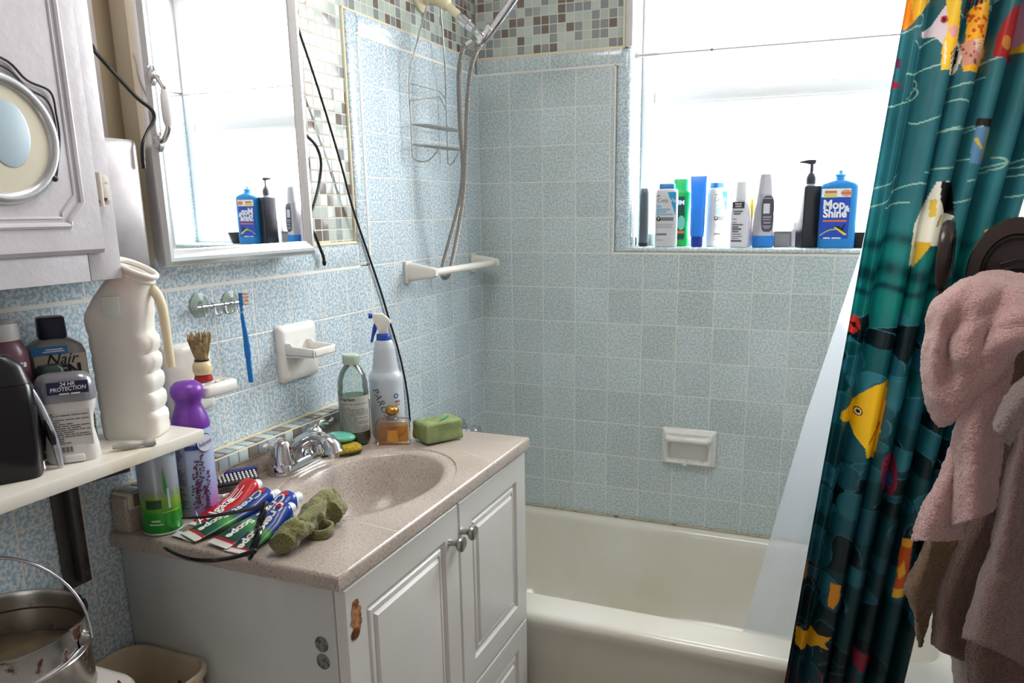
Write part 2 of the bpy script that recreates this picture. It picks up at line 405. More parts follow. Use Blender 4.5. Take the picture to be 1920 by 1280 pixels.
MB().loft(L).build('tub_shell', porcelain, tub, smooth=50)
MB().lathe([(0.0, 0.0), (0.03, 0.0), (0.03, 0.003), (0.012, 0.004), (0, 0.004)], 24, c=(0.3, -0.31, 0.07)).build('drain', chrome, tub)
MB().b2((0.0035, -0.0065, 0.3805), (1.515, -0.0015, 0.387), 0.002).build('caulk_line', mat('old_caulk', 'bdb292', 0.7, var=(40, '6b5f48', 0.55, 0.7)), tub)
v = thing('tub_valve', 'small chrome tub valve on the left wall, just showing past the countertop', 'valve', (0.0, -0.19, 0.685))
MB().lathe([(0.0, 0), (0.042, 0), (0.042, 0.004), (0.03, 0.014), (0.014, 0.018), (0.014, 0.045), (0, 0.045)], 28, axis='X').build('escutcheon', chrome, v)
MB().lathe([(0.0, 0.04), (0.02, 0.04), (0.026, 0.05), (0.024, 0.07), (0, 0.074)], 12, axis='X').build('knob', chrome, v)
# ------------------------------------------------------------------ vanity and countertop
VY0, VY1, VX = -1.470, -0.742, 0.436
van = thing('vanity_cabinet', 'white vanity cabinet with raised-panel doors under the sink', 'cabinet', (0, 0, 0))
MB().b2((0.004, VY0, 0.002), (0.022, VY1, 0.838)).b2((0.004, VY0, 0.002), (VX, VY0 + 0.016, 0.838), 0.001).b2((0.004, VY1 - 0.016, 0.002), (VX, VY1, 0.838), 0.001).b2((0.02, VY0 + 0.01, 0.08), (VX - 0.01, VY1 - 0.01, 0.096)).b2((0.3, VY0 + 0.01, 0.002), (0.38, VY1 - 0.01, 0.082)).b2((VX - 0.018, VY0 + 0.01, 0.80), (VX, VY1 - 0.01, 0.838)).b2((VX - 0.018, VY0 + 0.004, 0.08), (VX, VY0 + 0.04, 0.83)).b2((VX - 0.018, VY1 - 0.04, 0.08), (VX, VY1 - 0.004, 0.83)).build('carcass', mat('vanity_side', 'cbcdca', 0.35, var=(4, 'bcbdb9', 0.35, 0.7)), van)
def raised(y0, y1, z0, z1, xf, th=0.018, m=0.055, name='door'):
    def rc(i, x): return [(x, y0 + i, z0 + i), (x, y1 - i, z0 + i), (x, y1 - i, z1 - i), (x, y0 + i, z1 - i)]
    mb = MB()
    mb.loft([rc(0.0, xf - th), rc(0.0, xf - 0.003), rc(0.003, xf), rc(m, xf), rc(m + 0.006, xf - 0.007), rc(m + 0.011, xf - 0.007), rc(m + 0.014, xf - 0.003), rc(m + 0.020, xf - 0.002), rc(m + 0.024, xf - 0.005), rc(m + 0.030, xf + 0.0005), rc(m + 0.034, xf + 0.001)])
    return mb.build(name, vanity_white, van, smooth=15)
XF = 0.455
def knob(y, z, par):
    MB().lathe([(0.0, 0), (0.008, 0), (0.0065, 0.004), (0.0055, 0.012), (0.0075, 0.017), (0.0135, 0.021), (0.0155, 0.025), (0.0145, 0.029), (0.009, 0.032), (0, 0.0325)], 24, axis='X', c=(XF, y, z)).build('knob', nickel, par)
d1 = raised(VY0 + 0.003, -1.0905, 0.09, 0.830, XF); knob(-1.128, 0.765, d1)
d2 = raised(-1.0865, VY1 + 0.001, 0.402, 0.830, XF); knob(-1.058 - 0.02, 0.768, d2)
d3 = raised(-1.0865, VY1 + 0.001, 0.09, 0.398, XF, name='drawer_front')
# rust bloom: a flaking patch at the top outer corner of the left door
rng = random.Random(3)
rust_m = mat('rust_stain', '7a4318', 0.8, var=(90, 'b9865a', 0.35, 0.62), bump=(120, 0.8))
mb = MB()
pts = [(XF + 0.0006, -1.440 + (0.013 + 0.008 * noise.noise(Vector((k * 0.6, 2, 0)))) * math.cos(2 * PI * k / 40), 0.772 + (0.032 + 0.013 * noise.noise(Vector((k * 0.7, 5, 0)))) * math.sin(2 * PI * k / 40)) for k in range(40)]
mb.poly(pts)
mb.build('rust_stain', rust_m, van, label='brown rust stain at the corner of the left door')
mb = MB().poly([(XF + 0.0007, -1.445 + 0.012 * math.cos(2 * PI * k / 20), 0.747 + 0.010 * math.sin(2 * PI * k / 20)) for k in range(20)])
mb.build('rust_stain', mat('dark_rust', '4d2408', 0.85, bump=(150, 0.8), var=(80, '8a4a17', 0.4, 0.6)), van)
adh = mat('old_adhesive', '7d817a', 0.7, var=(130, '4a4c48', 0.45, 0.6), bump=(120, 0.7))
for px, py in ((603, 1208), (606, 1240)):
    p = Y(px, py, VY0 - 0.0006)
    MB().poly([(p.x + (0.0125 + 0.002 * noise.noise(Vector((k, px, 0)))) * math.cos(2 * PI * k / 28), VY0 - 0.0006, p.z + (0.0135 + 0.002 * noise.noise(Vector((k, py, 1)))) * math.sin(2 * PI * k / 28)) for k in range(28)]).build('adhesive_mark', adh, van, label='round gray adhesive mark on the side panel')
# countertop: one slab with the oval bowl, the raised back ledge and its mosaic
CY0, CY1, CX = -1.488, -0.730, 0.463
stone = NT('speckled_counter')
_g = stone.n('ShaderNodeTexCoord')
_v = stone.n('ShaderNodeTexVoronoi', i_Vector=(_g, 3), i_Scale=420.0)
_n = stone.n('ShaderNodeTexNoise', i_Vector=(_g, 3), i_Scale=260.0, i_Detail=2.0)
_r = stone.ramp(_n, [(0.30, '6b5f55'), (0.42, 'a3968a'), (0.62, 'ada196'), (0.72, 'c9c1b8')])
_r2 = stone.ramp(stone.n('ShaderNodeTexNoise', i_Vector=(_g, 3), i_Scale=7.0, i_Detail=2.0), [(0.3, 'a5978b'), (0.7, 'cdc1b6')])
_c = stone.mix(0.3, (_r, 0), (_r2, 0))
_b = stone.n('ShaderNodeBsdfPrincipled', i_Base_Color=_c, i_Roughness=0.28)
stone_m = stone.out(_b)
ctop = thing('sink_countertop', 'beige speckled countertop with an oval sink bowl on the vanity', 'countertop', (0, 0, 0))
BC = Vector((0.272, -1.118)); BA, BB = 0.132, 0.185
NA = 112
def ang_rect(i, inset, z):
    a = 2 * PI * i / NA; dx, dy = math.cos(a), math.sin(a)
    x0, x1, y0, y1 = 0.002 + inset, CX - inset, CY0 + inset, CY1 - inset
    ts = []
    if dx > 1e-9: ts.append((x1 - BC.x) / dx)
    if dx < -1e-9: ts.append((x0 - BC.x) / dx)
    if dy > 1e-9: ts.append((y1 - BC.y) / dy)
    if dy < -1e-9: ts.append((y0 - BC.y) / dy)
    t = min(ts); return [BC.x + dx * t, BC.y + dy * t, z]
def rect_loop(inset, z):
    L = [ang_rect(i, inset, z) for i in range(NA)]
    for cx, cy in ((0.002 + inset, CY0 + inset), (0.002 + inset, CY1 - inset), (CX - inset, CY0 + inset), (CX - inset, CY1 - inset)):
        k = min(range(NA), key=lambda i: (L[i][0] - cx) ** 2 + (L[i][1] - cy) ** 2); L[k][0], L[k][1] = cx, cy
    return L
def ell(sa, sb, z): return [(BC.x + sa * math.cos(2 * PI * i / NA), BC.y + sb * math.sin(2 * PI * i / NA), z) for i in range(NA)]
mb = MB().loft([rect_loop(0.02, CT - 0.025), rect_loop(0.0, CT - 0.025), rect_loop(0.0, CT - 0.006), rect_loop(0.002, CT - 0.002), rect_loop(0.006, CT),
    ell(BA + 0.030, BB + 0.034, CT), ell(BA + 0.028, BB + 0.032, CT - 0.0025), ell(BA + 0.024, BB + 0.028, CT - 0.0025), ell(BA + 0.020, BB + 0.022, CT - 0.001),
    ell(BA + 0.006, BB + 0.006, CT - 0.002), ell(BA, BB, CT - 0.008), ell(BA - 0.008, BB - 0.01, CT - 0.03), ell(BA - 0.022, BB - 0.03, CT - 0.07), ell(BA - 0.045, BB - 0.06, CT - 0.105), ell(BA - 0.075, BB - 0.105, CT - 0.122), ell(0.022, 0.022, CT - 0.127)], cap0=False)
mb.build('slab_with_bowl', stone_m, ctop, smooth=50)
MB().lathe([(0.0, 0.0), (0.021, 0), (0.021, 0.0025), (0.014, 0.001), (0, 0.001)], 24, c=(BC.x, BC.y, CT - 0.127)).build('drain', chrome, ctop)
MB().b2((0.002, CY0 + 0.008, CT - 0.004), (0.040, CY1 - 0.004, 0.928), 0.006, 3).build('back_ledge', stone_m, ctop)
for a_, b_ in (((864, 843), (931, 868)), ((671, 977), (744, 996))):
    p_, q_ = Z(*a_, CT + 0.0003), Z(*b_, CT + 0.0003); n_ = (q_ - p_).cross(Vector((0, 0, 1))).normalized() * 0.0011
    MB().poly([p_ + n_ * 0.5, q_ + n_, q_ - n_, p_ - n_ * 0.5]).build('pale_scratch', mat('pale_scratch', 'd9d2c8', 0.5), ctop)
# mosaic strip: chips on the ledge's top and face
chips = [mat('chip_' + n, c, 0.1) for n, c in (('pale', 'b6c4bd'), ('slate', '8a979c'), ('brown', '7c736b'), ('mist', 'a2b3b3'))]
mb = MB().b2((0.003, CY0 + 0.012, 0.9275), (0.043, CY1 - 0.006, 0.9315), 0.001).b2((0.0395, CY0 + 0.012, 0.905), (0.0435, CY1 - 0.006, 0.931), 0.001)
seqt = [3, 2, 1, 0, 2, 1, 3, 2, 1, 0, 3, 2, 0, 1, 2, 0, 1, 1, 2, 0, 2, 1, 0, 2, 1, 0]
seqf = [2, 1, 0, 2, 3, 0, 2, 1, 3, 0, 2, 1, 3, 2, 0, 2, 1, 3, 0, 2, 1, 0, 2, 3, 1, 2]
k = 0; y = CY0 + 0.020
while y < CY1 - 0.03:
    mb.mi = seqt[k % 26] + 1; mb.b2((0.009, y, 0.930), (0.041, y + 0.0245, 0.9345), 0.0008)
    mb.mi = seqf[k % 26] + 1; mb.b2((0.0425, y, 0.908), (0.046, y + 0.0245, 0.930), 0.0008)
    y += 0.0275; k += 1
mb.build('mosaic_strip', [grout] + chips, ctop)
MB().b2((0.001, CY0 + 0.02, 0.929), (0.008, CY1, 0.937), 0.002).build('caulk_line', grout, ctop)
# ------------------------------------------------------------------ faucet
fa = thing('sink_faucet', 'chrome two-handle faucet behind the sink bowl', 'faucet', (0.080, -1.083, CT + 0.0008), 0)
# local: x out into the room, y along the wall
mb = MB().loft([[(x, y, z) for x, y in rrect(w, d, w / 2 - 0.001, 8)] for z, w, d in ((0, 0.054, 0.172), (0.018, 0.052, 0.170), (0.022, 0.046, 0.164))])
mb.build('base_plate', chrome, fa)
for s in (-1, 1):
    h = MB().lathe([(0.0, 0.02), (0.027, 0.02), (0.026, 0.026), (0.0225, 0.04), (0.019, 0.056), (0.014, 0.066), (0.006, 0.070), (0, 0.071)], 28, c=(0, s * 0.054, 0)).build('handle', chrome, fa)
    dy = s
    p = cr([(0.0, s * 0.052, 0.062), (0.004, s * 0.064, 0.071), (0.006, s * 0.078, 0.072), (0.006, s * 0.092, 0.066), (0.007, s * 0.104, 0.068), (0.008, s * 0.110, 0.074)], 5)
    MB().tube(p, [0.010 - 0.0055 * min(1, i / (len(p) * 0.75)) + (0.001 if i > len(p) - 6 else 0) for i in range(len(p))], 12, flat=0.7).build('lever', chrome, h)
    MB().lathe([(0.0, 0), (0.0035, 0), (0.0035, 0.001), (0, 0.001)], 14, axis='X', c=(0.0195, s * 0.052, 0.052)).build('hot_mark' if s < 0 else 'cold_mark', mat('red_dot', '7a1c22', 0.4) if s < 0 else mat('blue_dot', '23488a', 0.4), h)
sp = cr([(-0.008, 0, 0.018), (0.000, 0, 0.036), (0.018, 0, 0.054), (0.042, 0, 0.064), (0.066, 0, 0.060), (0.082, 0, 0.048), (0.086, 0, 0.036)], 6)
n_ = len(sp)
MB().tube(sp, [0.026 - 0.010 * math.sin(PI * min(1, i / (n_ - 1) * 0.9)) + (0.003 if i > n_ * 0.7 else 0) for i in range(n_)], 18, flat=0.85).build('spout', chrome, fa)
MB().lathe([(0.0, -0.008), (0.011, -0.008), (0.012, 0), (0.012, 0.006), (0, 0.006)], 20, c=(0.086, 0, 0.032)).build('aerator', chrome, fa)
MB().rbox([(0.02, 0.02, 0.02, 0.006), (0.036, 0.018, 0.018, 0.006), (0.04, 0.014, 0.014, 0.005)], 4, c=(0.028, 0.026, 0.0)).build('lift_knob', chrome, fa)
# ------------------------------------------------------------------ mirror cabinet over the sink
MX = 0.056
mir = thing('mirror_cabinet', 'chrome-framed mirror cabinet on the wall above the sink', 'mirror', (0, 0, 0))
my0, my1, mz0, mz1 = -1.361, -0.954, 1.297, 1.95
MB().b2((-0.008, my0 + 0.012, mz0 + 0.006), (0.048, my1 - 0.012, mz1 - 0.006), 0.002).build('cabinet_box', mat('aged_cream', 'c6bba3', 0.45), mir)
fr = MB()
fw_ = 0.030
def frame_loop(x, i): return [(x, my0 + i, mz0 + i), (x, my1 - i, mz0 + i), (x, my1 - i, mz1 - i), (x, my0 + i, mz1 - i)]
fr.loft([frame_loop(0.040, 0), frame_loop(0.052, 0.0), frame_loop(0.060, 0.003), frame_loop(0.0655, 0.010), frame_loop(0.066, 0.016), frame_loop(0.063, 0.0225), frame_loop(0.060, 0.0265), frame_loop(0.059, 0.029), frame_loop(0.054, 0.030)], False, False)
fr.build('frame', mat('polished_frame', 'e4e4e4', 0.2, 0.75), mir, smooth=25)
mg = NT('mirror_glass'); _b = mg.n('ShaderNodeBsdfPrincipled', i_Metallic=1.0, i_Roughness=0.015); _b.inputs['Base Color'].default_value = (0.93, 0.94, 0.94, 1); mirror_m = mg.out(_b)
MB().b2((0.05, my0 + 0.02, mz0 + 0.02), (MX, my1 - 0.02, mz1 - 0.02)).build('mirror_glass', mirror_m, mir)
hy = my0 + 0.012
hd = MB()
hd.lathe([(0, 0), (0.009, 0.0), (0.010, 0.003), (0.006, 0.006), (0, 0.006)], 16, axis='X', sy=1.6, c=(0.064, hy, 1.602)).lathe([(0, 0), (0.009, 0.0), (0.010, 0.003), (0.006, 0.006), (0, 0.006)], 16, axis='X', sy=1.6, c=(0.064, hy, 1.500))
hd.tube([(0.090, hy, 1.526), (0.090, hy, 1.577)], 0.003, 8).tube(cr([(0.066, hy, 1.602), (0.078, hy, 1.598), (0.088, hy, 1.584), (0.090, hy, 1.575)], 5), 0.0045, 10).tube(cr([(0.066, hy, 1.500), (0.078, hy, 1.504), (0.088, hy, 1.518), (0.090, hy, 1.528)], 5), 0.0045, 10)
h_ = hd.build('handle', chrome, mir)
MB().lathe([(0, 1.523), (0.005, 1.523), (0.0075, 1.532), (0.0082, 1.551), (0.0075, 1.570), (0.005, 1.579), (0, 1.579)], 18, c=(0.090, hy, 0)).build('grip', ceramic, h_, label='white ceramic grip')
# painted strip of wall with its white trim board between the two cabinets
tb = struct(MB().b2((-0.02, -1.395, 1.31), (-0.004, -1.382, ZC), 0.002).build('trim_3', white_paint))
tb = struct(MB().b2((-0.02, -1.335, 1.31), (0.0, -1.322, ZC), 0.002).build('trim_4', tan_paint))
# ------------------------------------------------------------------ white wall cabinet with the round inset
WC = 0.13
cy1 = -1.505; cy0 = -2.12; cz0, cz1 = 1.294, 2.0
wc = thing('wall_cabinet', 'white painted wall cabinet with a round inset on its door', 'cabinet', (0, 0, 0))
MB().b2((-0.018, cy0, cz0), (WC - 0.012, cy1, cz1), 0.002).b2((WC - 0.014, cy0, cz0), (WC, cy0 + 0.04, cz1), 0.001).b2((WC - 0.014, cy1 - 0.052, cz0), (WC, cy1, cz1), 0.0015).b2((WC - 0.014, cy0 + 0.04, cz0), (WC - 0.0006, cy1 - 0.0525, cz0 + 0.048), 0.001).build('carcass', cab_white, wc)
dr0, dr1, dz0, dz1 = -2.06, -1.536, 1.333, 1.98
door = MB()
def rcd(i, x, z_=None): return [(x, dr0 + i, dz0 + i), (x, dr1 - i, dz0 + i), (x, dr1 - i, dz1 - i), (x, dr0 + i, dz1 - i)]
door.loft([rcd(0, WC + 0.0005), rcd(0, WC + 0.006), rcd(0.006, WC + 0.016), rcd(0.012, WC + 0.0175), rcd(0.03, WC + 0.0175)])
dob = door.build('door', cab_white, wc, smooth=20)
XD = WC + 0.0175
# routed moulding with the stepped lower corner, then the round inset with its ring
def mold(i, rad):
    pts = [(-2.02 + i, 1.372 + i), (-1.592 - i, 1.372 + i), (-1.592 - i * 1.0, 1.378 + i), (-1.570 - i, 1.402 + i * 0.6), (-1.570 - i, 1.95 - i), (-2.02 + i, 1.95 - i)]
    return pts
pl = mold(0, 0)
path = []
for a, b in zip(pl, pl[1:] + pl[:1]):
    for k in range(6): path.append((XD, a[0] + (b[0] - a[0]) * k / 6, a[1] + (b[1] - a[1]) * k / 6))
MB().tube(path, 0.0042, 8, closed=True).build('moulding', cab_white, dob)
MB().tube([(XD, y_, z_) for _, y_, z_ in [(0, a[1] - 0.010 if a[1] > -1.7 else a[1] + 0.010, a[2] + (0.010 if a[2] < 1.5 else -0.010)) for a in path]], 0.002, 6, closed=True).build('moulding', cab_white, dob)
DC = Vector((XD, -1.672, 1.478)); DR = 0.072
MB().tube([(XD, DC.y + DR * math.cos(2 * PI * k / 64), DC.z + DR * math.sin(2 * PI * k / 64)) for k in range(64)], 0.008, 12, closed=True).build('ring', mat('ring_metal', 'cfcfd2', 0.25, 0.8), dob)
MB().lathe([(0, 0), (DR - 0.002, 0), (DR - 0.003, 0.002), (0, 0.0035)], 56, axis='X', c=(XD, DC.y, DC.z)).build('round_inset', mat('cream_enamel', 'cfc9b4', 0.3), dob)
MB().lathe([(0, 0), (0.040, 0), (0.036, 0.001), (0, 0.001)], 40, axis='X', sx=0.7, c=(XD + 0.0035, DC.y + 0.012, DC.z + 0.006)).build('blue_spot', mat('blue_spot', 'a9bcc6', 0.35), dob, label='pale blue oval at the centre of the inset')
MB().b2((WC, -1.533, 1.400), (WC + 0.012, -1.518, 1.440), 0.003).lathe([(0, 1.397), (0.005, 1.397), (0.005, 1.443), (0, 1.443)], 12, c=(WC + 0.010, -1.534, 0)).b2((WC, -1.53, 1.404), (WC + 0.015, -1.523, 1.409), 0.001).build('hinge', mat('painted_hinge', 'c4bcae', 0.5, var=(120, '54433a', 0.55, 0.7)), wc)
# dark double wire hooked around the inset
wr1 = []
for off in (0.0, 0.010):
    q_ = [X(2, 108 + off * 1500, XD + 0.004), X(50, 150 + off * 1400, XD + 0.004), X(94 - off * 900, 172 + off * 1300, XD + 0.004), X(106 - off * 600, 215, XD + 0.004), X(112 - off * 500, 262, XD + 0.005), X(107, 320, XD + 0.006), X(103, 335, XD + 0.006)]
    q_ = [Vector((XD + 0.02, -1.74, 1.575 - off))] + q_
    wr1.append(q_)
wh = MB().tube(cr(wr1[0], 6), 0.0016, 8).tube(cr(wr1[1], 6), 0.0016, 8).ball(X(103, 335, XD + 0.006), 0.004)
tag(wh.build('wire_hanger', mat('dark_wire', '4a4448', 0.4, 0.5)), 'bent dark wire hanger looped around the round cabinet inset', 'hanger')
# brushed metal box between the cabinets
MBX = thing('metal_box', 'brushed metal box mounted between the white cabinet and the mirror', 'box', (0, 0, 0))
sec = [(x_, y_) for x_, y_ in rrect(0.075, 0.098, 0.014, 6)]
MB().loft([[(0.045 + x_ * s_, -1.452 + y_ * s_, z_) for x_, y_ in sec] for z_, s_ in ((1.302, 0.94), (1.3035, 0.98), (1.306, 1.0), (1.49, 1.0), (1.4955, 0.975), (1.498, 0.93))]).build('cover', brushed, MBX, smooth=45)
MB().b2((-0.012, -1.495, 1.304), (0.012, -1.408, 1.494), 0.002).build('back_plate', brushed, MBX)
# ------------------------------------------------------------------ cables
def cable(pts, r, label, name='power_cord', flat=1.0, plug=None):
    mb = MB().tube(cr(pts, 8), r, 10, flat=flat)
    if plug is not None: mb.ball(pts[-1], plug, 0.8, 0.8, 1.3)
    return tag(mb.build(name, black_rubber), label, 'cord', 'black cords around the mirror')
cable([X(172, 85, 0.01), X(181, 100, 0.02), X(215, 138, 0.035), X(256, 182, 0.066), X(284, 205, 0.082), X(289, 224, 0.086), X(278, 245, 0.086), X(268, 270, 0.090), X(268, 300, 0.09), X(270, 316, 0.09)], 0.0031, 'black cord running from the white cabinet down to the metal box')
cable([X(556, 40, 0.01), X(562, 62, 0.012), X(585, 130, 0.014), X(612, 215, 0.012), X(640, 310, 0.008), X(662, 392, 0.006), X(690, 475, 0.006), X(712, 540, 0.006), X(730, 600, 0.006), X(745, 650, 0.006), X(755, 690, 0.006), X(764, 740, 0.006), X(769, 790, 0.008)], 0.0028, 'long black cord hanging down the tiles behind the spray bottle')
cable([X(570, 252, 0.02), X(578, 257, 0.018), X(594, 276, 0.012), X(602, 305, 0.008), X(598, 345, 0.006), X(588, 385, 0.012), X(580, 400, 0.02)], 0.0034, 'short black cord curving out beside the right edge of the mirror')
cable([X(582, 430, 0.02), X(589, 438, 0.018), X(598, 460, 0.014), X(606, 480, 0.012), X(608, 492, 0.012)], 0.0036, 'cut black cord end hanging below the mirror corner', plug=0.006)
# ------------------------------------------------------------------ shelf and what stands on it
SH = 1.045
sx1 = 0.172
sh = thing('wall_shelf', 'white wall shelf with a worn yellowed edge above the bucket', 'shelf', (0, 0, 0))
MB().b2((0.002, -2.02, SH - 0.020), (sx1, -1.424, SH), 0.003).build('board', mat('shelf_paint', 'd8d3c8', 0.3, var=(11, 'c9bb9c', 0.52, 0.8)), sh)
MB().prism([(-1.579, 1.024), (-1.533, 1.024), (-1.533, 0.80), (-1.579, 0.80)], 'X', 0.002, 0.005).build('bracket', dark_metal, sh)
MB().b2((0.005, -1.561, 0.81), (0.022, -1.551, 1.0245), 0.002).prism([(0.005, 1.0245), (0.15, 1.0245), (0.15, 1.012), (0.02, 0.97)], 'Y', -1.558, -1.553).build('bracket', dark_metal, sh)
MB().lathe([(0, 0), (0.006, 0.0), (0.004, 0.003), (0, 0.0035)], 14, axis='X', c=(0.0052, -1.545, 0.815)).build('screw', nickel, sh)
MB().poly([(0.06 + 0.020 * math.cos(2 * PI * k / 18), -1.432 + 0.006 * math.sin(2 * PI * k / 18), SH + 0.0004) for k in range(18)]).build('rust_mark', mat('rust_mark', 'a5713f', 0.7), sh, label='small orange rust mark on the shelf end')
def face(o_loc): return math.atan2(CAM.x - o_loc[0], -(CAM.y - o_loc[1]))      # rotation that turns local -Y towards the viewer
# --- white plastic urinal jug with handle and slanted mouth
jp = Vector((0.093, -1.492, SH))
jug_m = mat('milky_plastic', 'ece8e0', 0.35, sss=0.3, var=(18, 'ddd2b6', 0.62, 0.9))
jug = thing('urinal_jug', 'milky white plastic jug with a slanted mouth and side handle on the shelf', 'jug', jp + Vector((0.004, 0.006, 0)), 0.42)
jug.scale = (0.88, 0.88, 1.0)
# local x: image right, local -y: towards viewer; side profile in x-z
secs = []
prof = [(0.0, -0.047, 0.043), (0.003, -0.050, 0.047), (0.012, -0.051, 0.050)]
for k in range(5):
    z0 = 0.016 + k * 0.030
    prof += [(z0 + 0.004, -0.0515 - k * 0.0005, 0.049), (z0 + 0.013, -0.052 - k * 0.0005, 0.0505), (z0 + 0.021, -0.052 - k * 0.0005, 0.0495), (z0 + 0.026, -0.0505 - k * 0.0005, 0.0440)]
prof += [(0.172, -0.056, 0.044), (0.186, -0.057, 0.045), (0.195, -0.055, 0.048)]
mb = MB()
loops = []
for z_, xa, xb in prof:
    w_ = xb - xa; dpt = 0.066
    loops.append([(x_ + (xa + xb) / 2, y_, z_) for x_, y_ in rrect(w_, dpt, 0.016, 5)])
# slanted neck: sections tilt towards upper right
for s_ in (0.25, 0.5, 0.75, 1.0):
    ang = math.radians(24) * s_
    cx, cz = -0.004 + 0.032 * s_, 0.200 + 0.050 * s_
    w_, d_ = 0.103 - 0.040 * s_ ** 0.8, 0.066 - 0.008 * s_
    loops.append([(cx + x_ * math.cos(ang), y_, cz - x_ * math.sin(ang)) for x_, y_ in rrect(w_, d_, 0.016 + 0.011 * s_, 5)])
for (o_, sc_) in ((0.004, 0.99), (0.008, 0.97), (0.006, 0.80), (-0.03, 0.78)):
    ang = math.radians(24); cx, cz = 0.028 + o_ * math.sin(ang), 0.250 + o_ * math.cos(ang)
    loops.append([(cx + x_ * math.cos(ang) * sc_, y_ * sc_, cz - x_ * math.sin(ang) * sc_) for x_, y_ in rrect(0.063, 0.058, 0.027, 5)])
mb.loft(loops); mb.build('body', jug_m, jug, smooth=50)
ang = math.radians(24)
def mouth(u, r_, h_): return (0.0285 + h_ * math.sin(ang) + r_ * math.cos(u) * math.cos(ang), r_ * 0.92 * math.sin(u), 0.252 + h_ * math.cos(ang) - r_ * math.cos(u) * math.sin(ang))
MB().tube([mouth(2 * PI * k / 40, 0.034, 0.010) for k in range(40)], 0.0042, 10, closed=True).tube([mouth(2 * PI * k / 40, 0.033, 0.000) for k in range(40)], 0.0025, 8, closed=True).build('rim', mat('rim_plastic', 'ece7db', 0.3), jug)
hp = cr([(0.052, 0, 0.232), (0.062, 0, 0.222), (0.068, 0, 0.205), (0.070, 0, 0.18), (0.071, 0, 0.150), (0.072, 0, 0.120), (0.072, 0, 0.108)], 6)
MB().tube(hp, [0.009 - 0.0018 * i / len(hp) for i in range(len(hp))], 12, flat=0.75).build('handle', mat('handle_plastic', 'e1d8b8', 0.35, sss=0.3), jug)
mb = MB().rbox([(0, 0.03, 0.002, 0.001), (0.03, 0.03, 0.002, 0.001)], 3, c=(-0.002, -0.0335, 0.192)); mb.build('embossed_panel', jug_m, jug)
# --- antiperspirant stick
dp = Vector((0.116, -1.612, SH))
deo = thing('deodorant_stick', 'white deodorant stick with a gray cap and a dark blue printed badge', 'deodorant', dp, face(dp) - 0.06)
MB().rbox([(0, 0.064, 0.032, 0.015), (0.004, 0.068, 0.035, 0.017), (0.02, 0.066, 0.034, 0.016), (0.045, 0.059, 0.031, 0.015), (0.062, 0.061, 0.031, 0.015), (0.078, 0.070, 0.034, 0.016), (0.086, 0.073, 0.036, 0.017), (0.088, 0.072, 0.035, 0.017)], 6).build('body', mat('deo_white', 'dcdad6', 0.3), deo)
MB().rbox([(0.088, 0.076, 0.039, 0.019), (0.108, 0.074, 0.038, 0.018), (0.118, 0.069, 0.034, 0.016), (0.124, 0.060, 0.028, 0.013), (0.1265, 0.046, 0.018, 0.008)], 6).build('cap', mat('deo_gray', '8f8f95', 0.25, 0.4), deo)
MB().b2((-0.012, -0.0205, 0.001), (0.014, -0.010, 0.0125), 0.003).build('dial', white_plastic, deo)
for i_ in range(5):
    pass
badge = patch(on_flat(0.006, 0.1075, -0.0203), -0.026, 0.024, -0.0075, 0.010, 'badge', mat('navy_print', '1d2250', 0.4), deo, 6, 3)
text('24 HR\nPROTECTION', 0.0078, print_white, badge, fn=on_flat(0.005, 0.1105, -0.0208, 0.04), bold=0.00012, shear=0.2, line=0.85, sx=0.9)
bars(on_flat(0.006, 0.1005, -0.0208), [(-0.012, 0.0, 0, 0.0018), (0.002, 0.013, 0, 0.0018)], 'small_print', print_white, badge)
lb = patch(lambda x, y: Vector((x, -0.0168 + 0.0009 * abs(y - 0.0) / 0.03 - 0.0006, 0.050 + y)), -0.025, 0.027, -0.026, 0.026, 'facts_label', mat('facts_label', 'cfccc6', 0.5), deo, 6, 6)
lf = lambda x, y: Vector((x, -0.0177 + 0.0009 * abs(y) / 0.03, 0.050 + y))
bars(lf, fineprint(-0.023, 0.025, -0.022, 0.024, 15, 4), 'small_print', print_gray, lb)
bars(lambda x, y: Vector((x, -0.0186, 0.0205 + y)), [(-0.021 + k * 0.0016, -0.021 + k * 0.0016 + (0.0006 if k % 3 else 0.0011), 0, 0.008) for k in range(14)], 'bar_code', print_black, deo)
# --- black bottle, cropped by the frame
bp_ = Vector((0.110, -1.701, SH))
bb = thing('black_bottle', 'glossy black flat-shouldered bottle at the left end of the shelf', 'bottle', bp_, face(bp_) + 0.05)
MB().rbox([(0, 0.070, 0.042, 0.016), (0.006, 0.076, 0.046, 0.018), (0.09, 0.080, 0.048, 0.018), (0.125, 0.078, 0.046, 0.018), (0.128, 0.074, 0.043, 0.017)], 6).build('body', mat('gloss_black', '0e0e12', 0.22), bb)
MB().rbox([(0.128, 0.076, 0.045, 0.017), (0.150, 0.066, 0.040, 0.016), (0.163, 0.044, 0.034, 0.014), (0.166, 0.036, 0.028, 0.012)], 6).build('cap', mat('smoke_cap', '1d1d22', 0.3), bb)
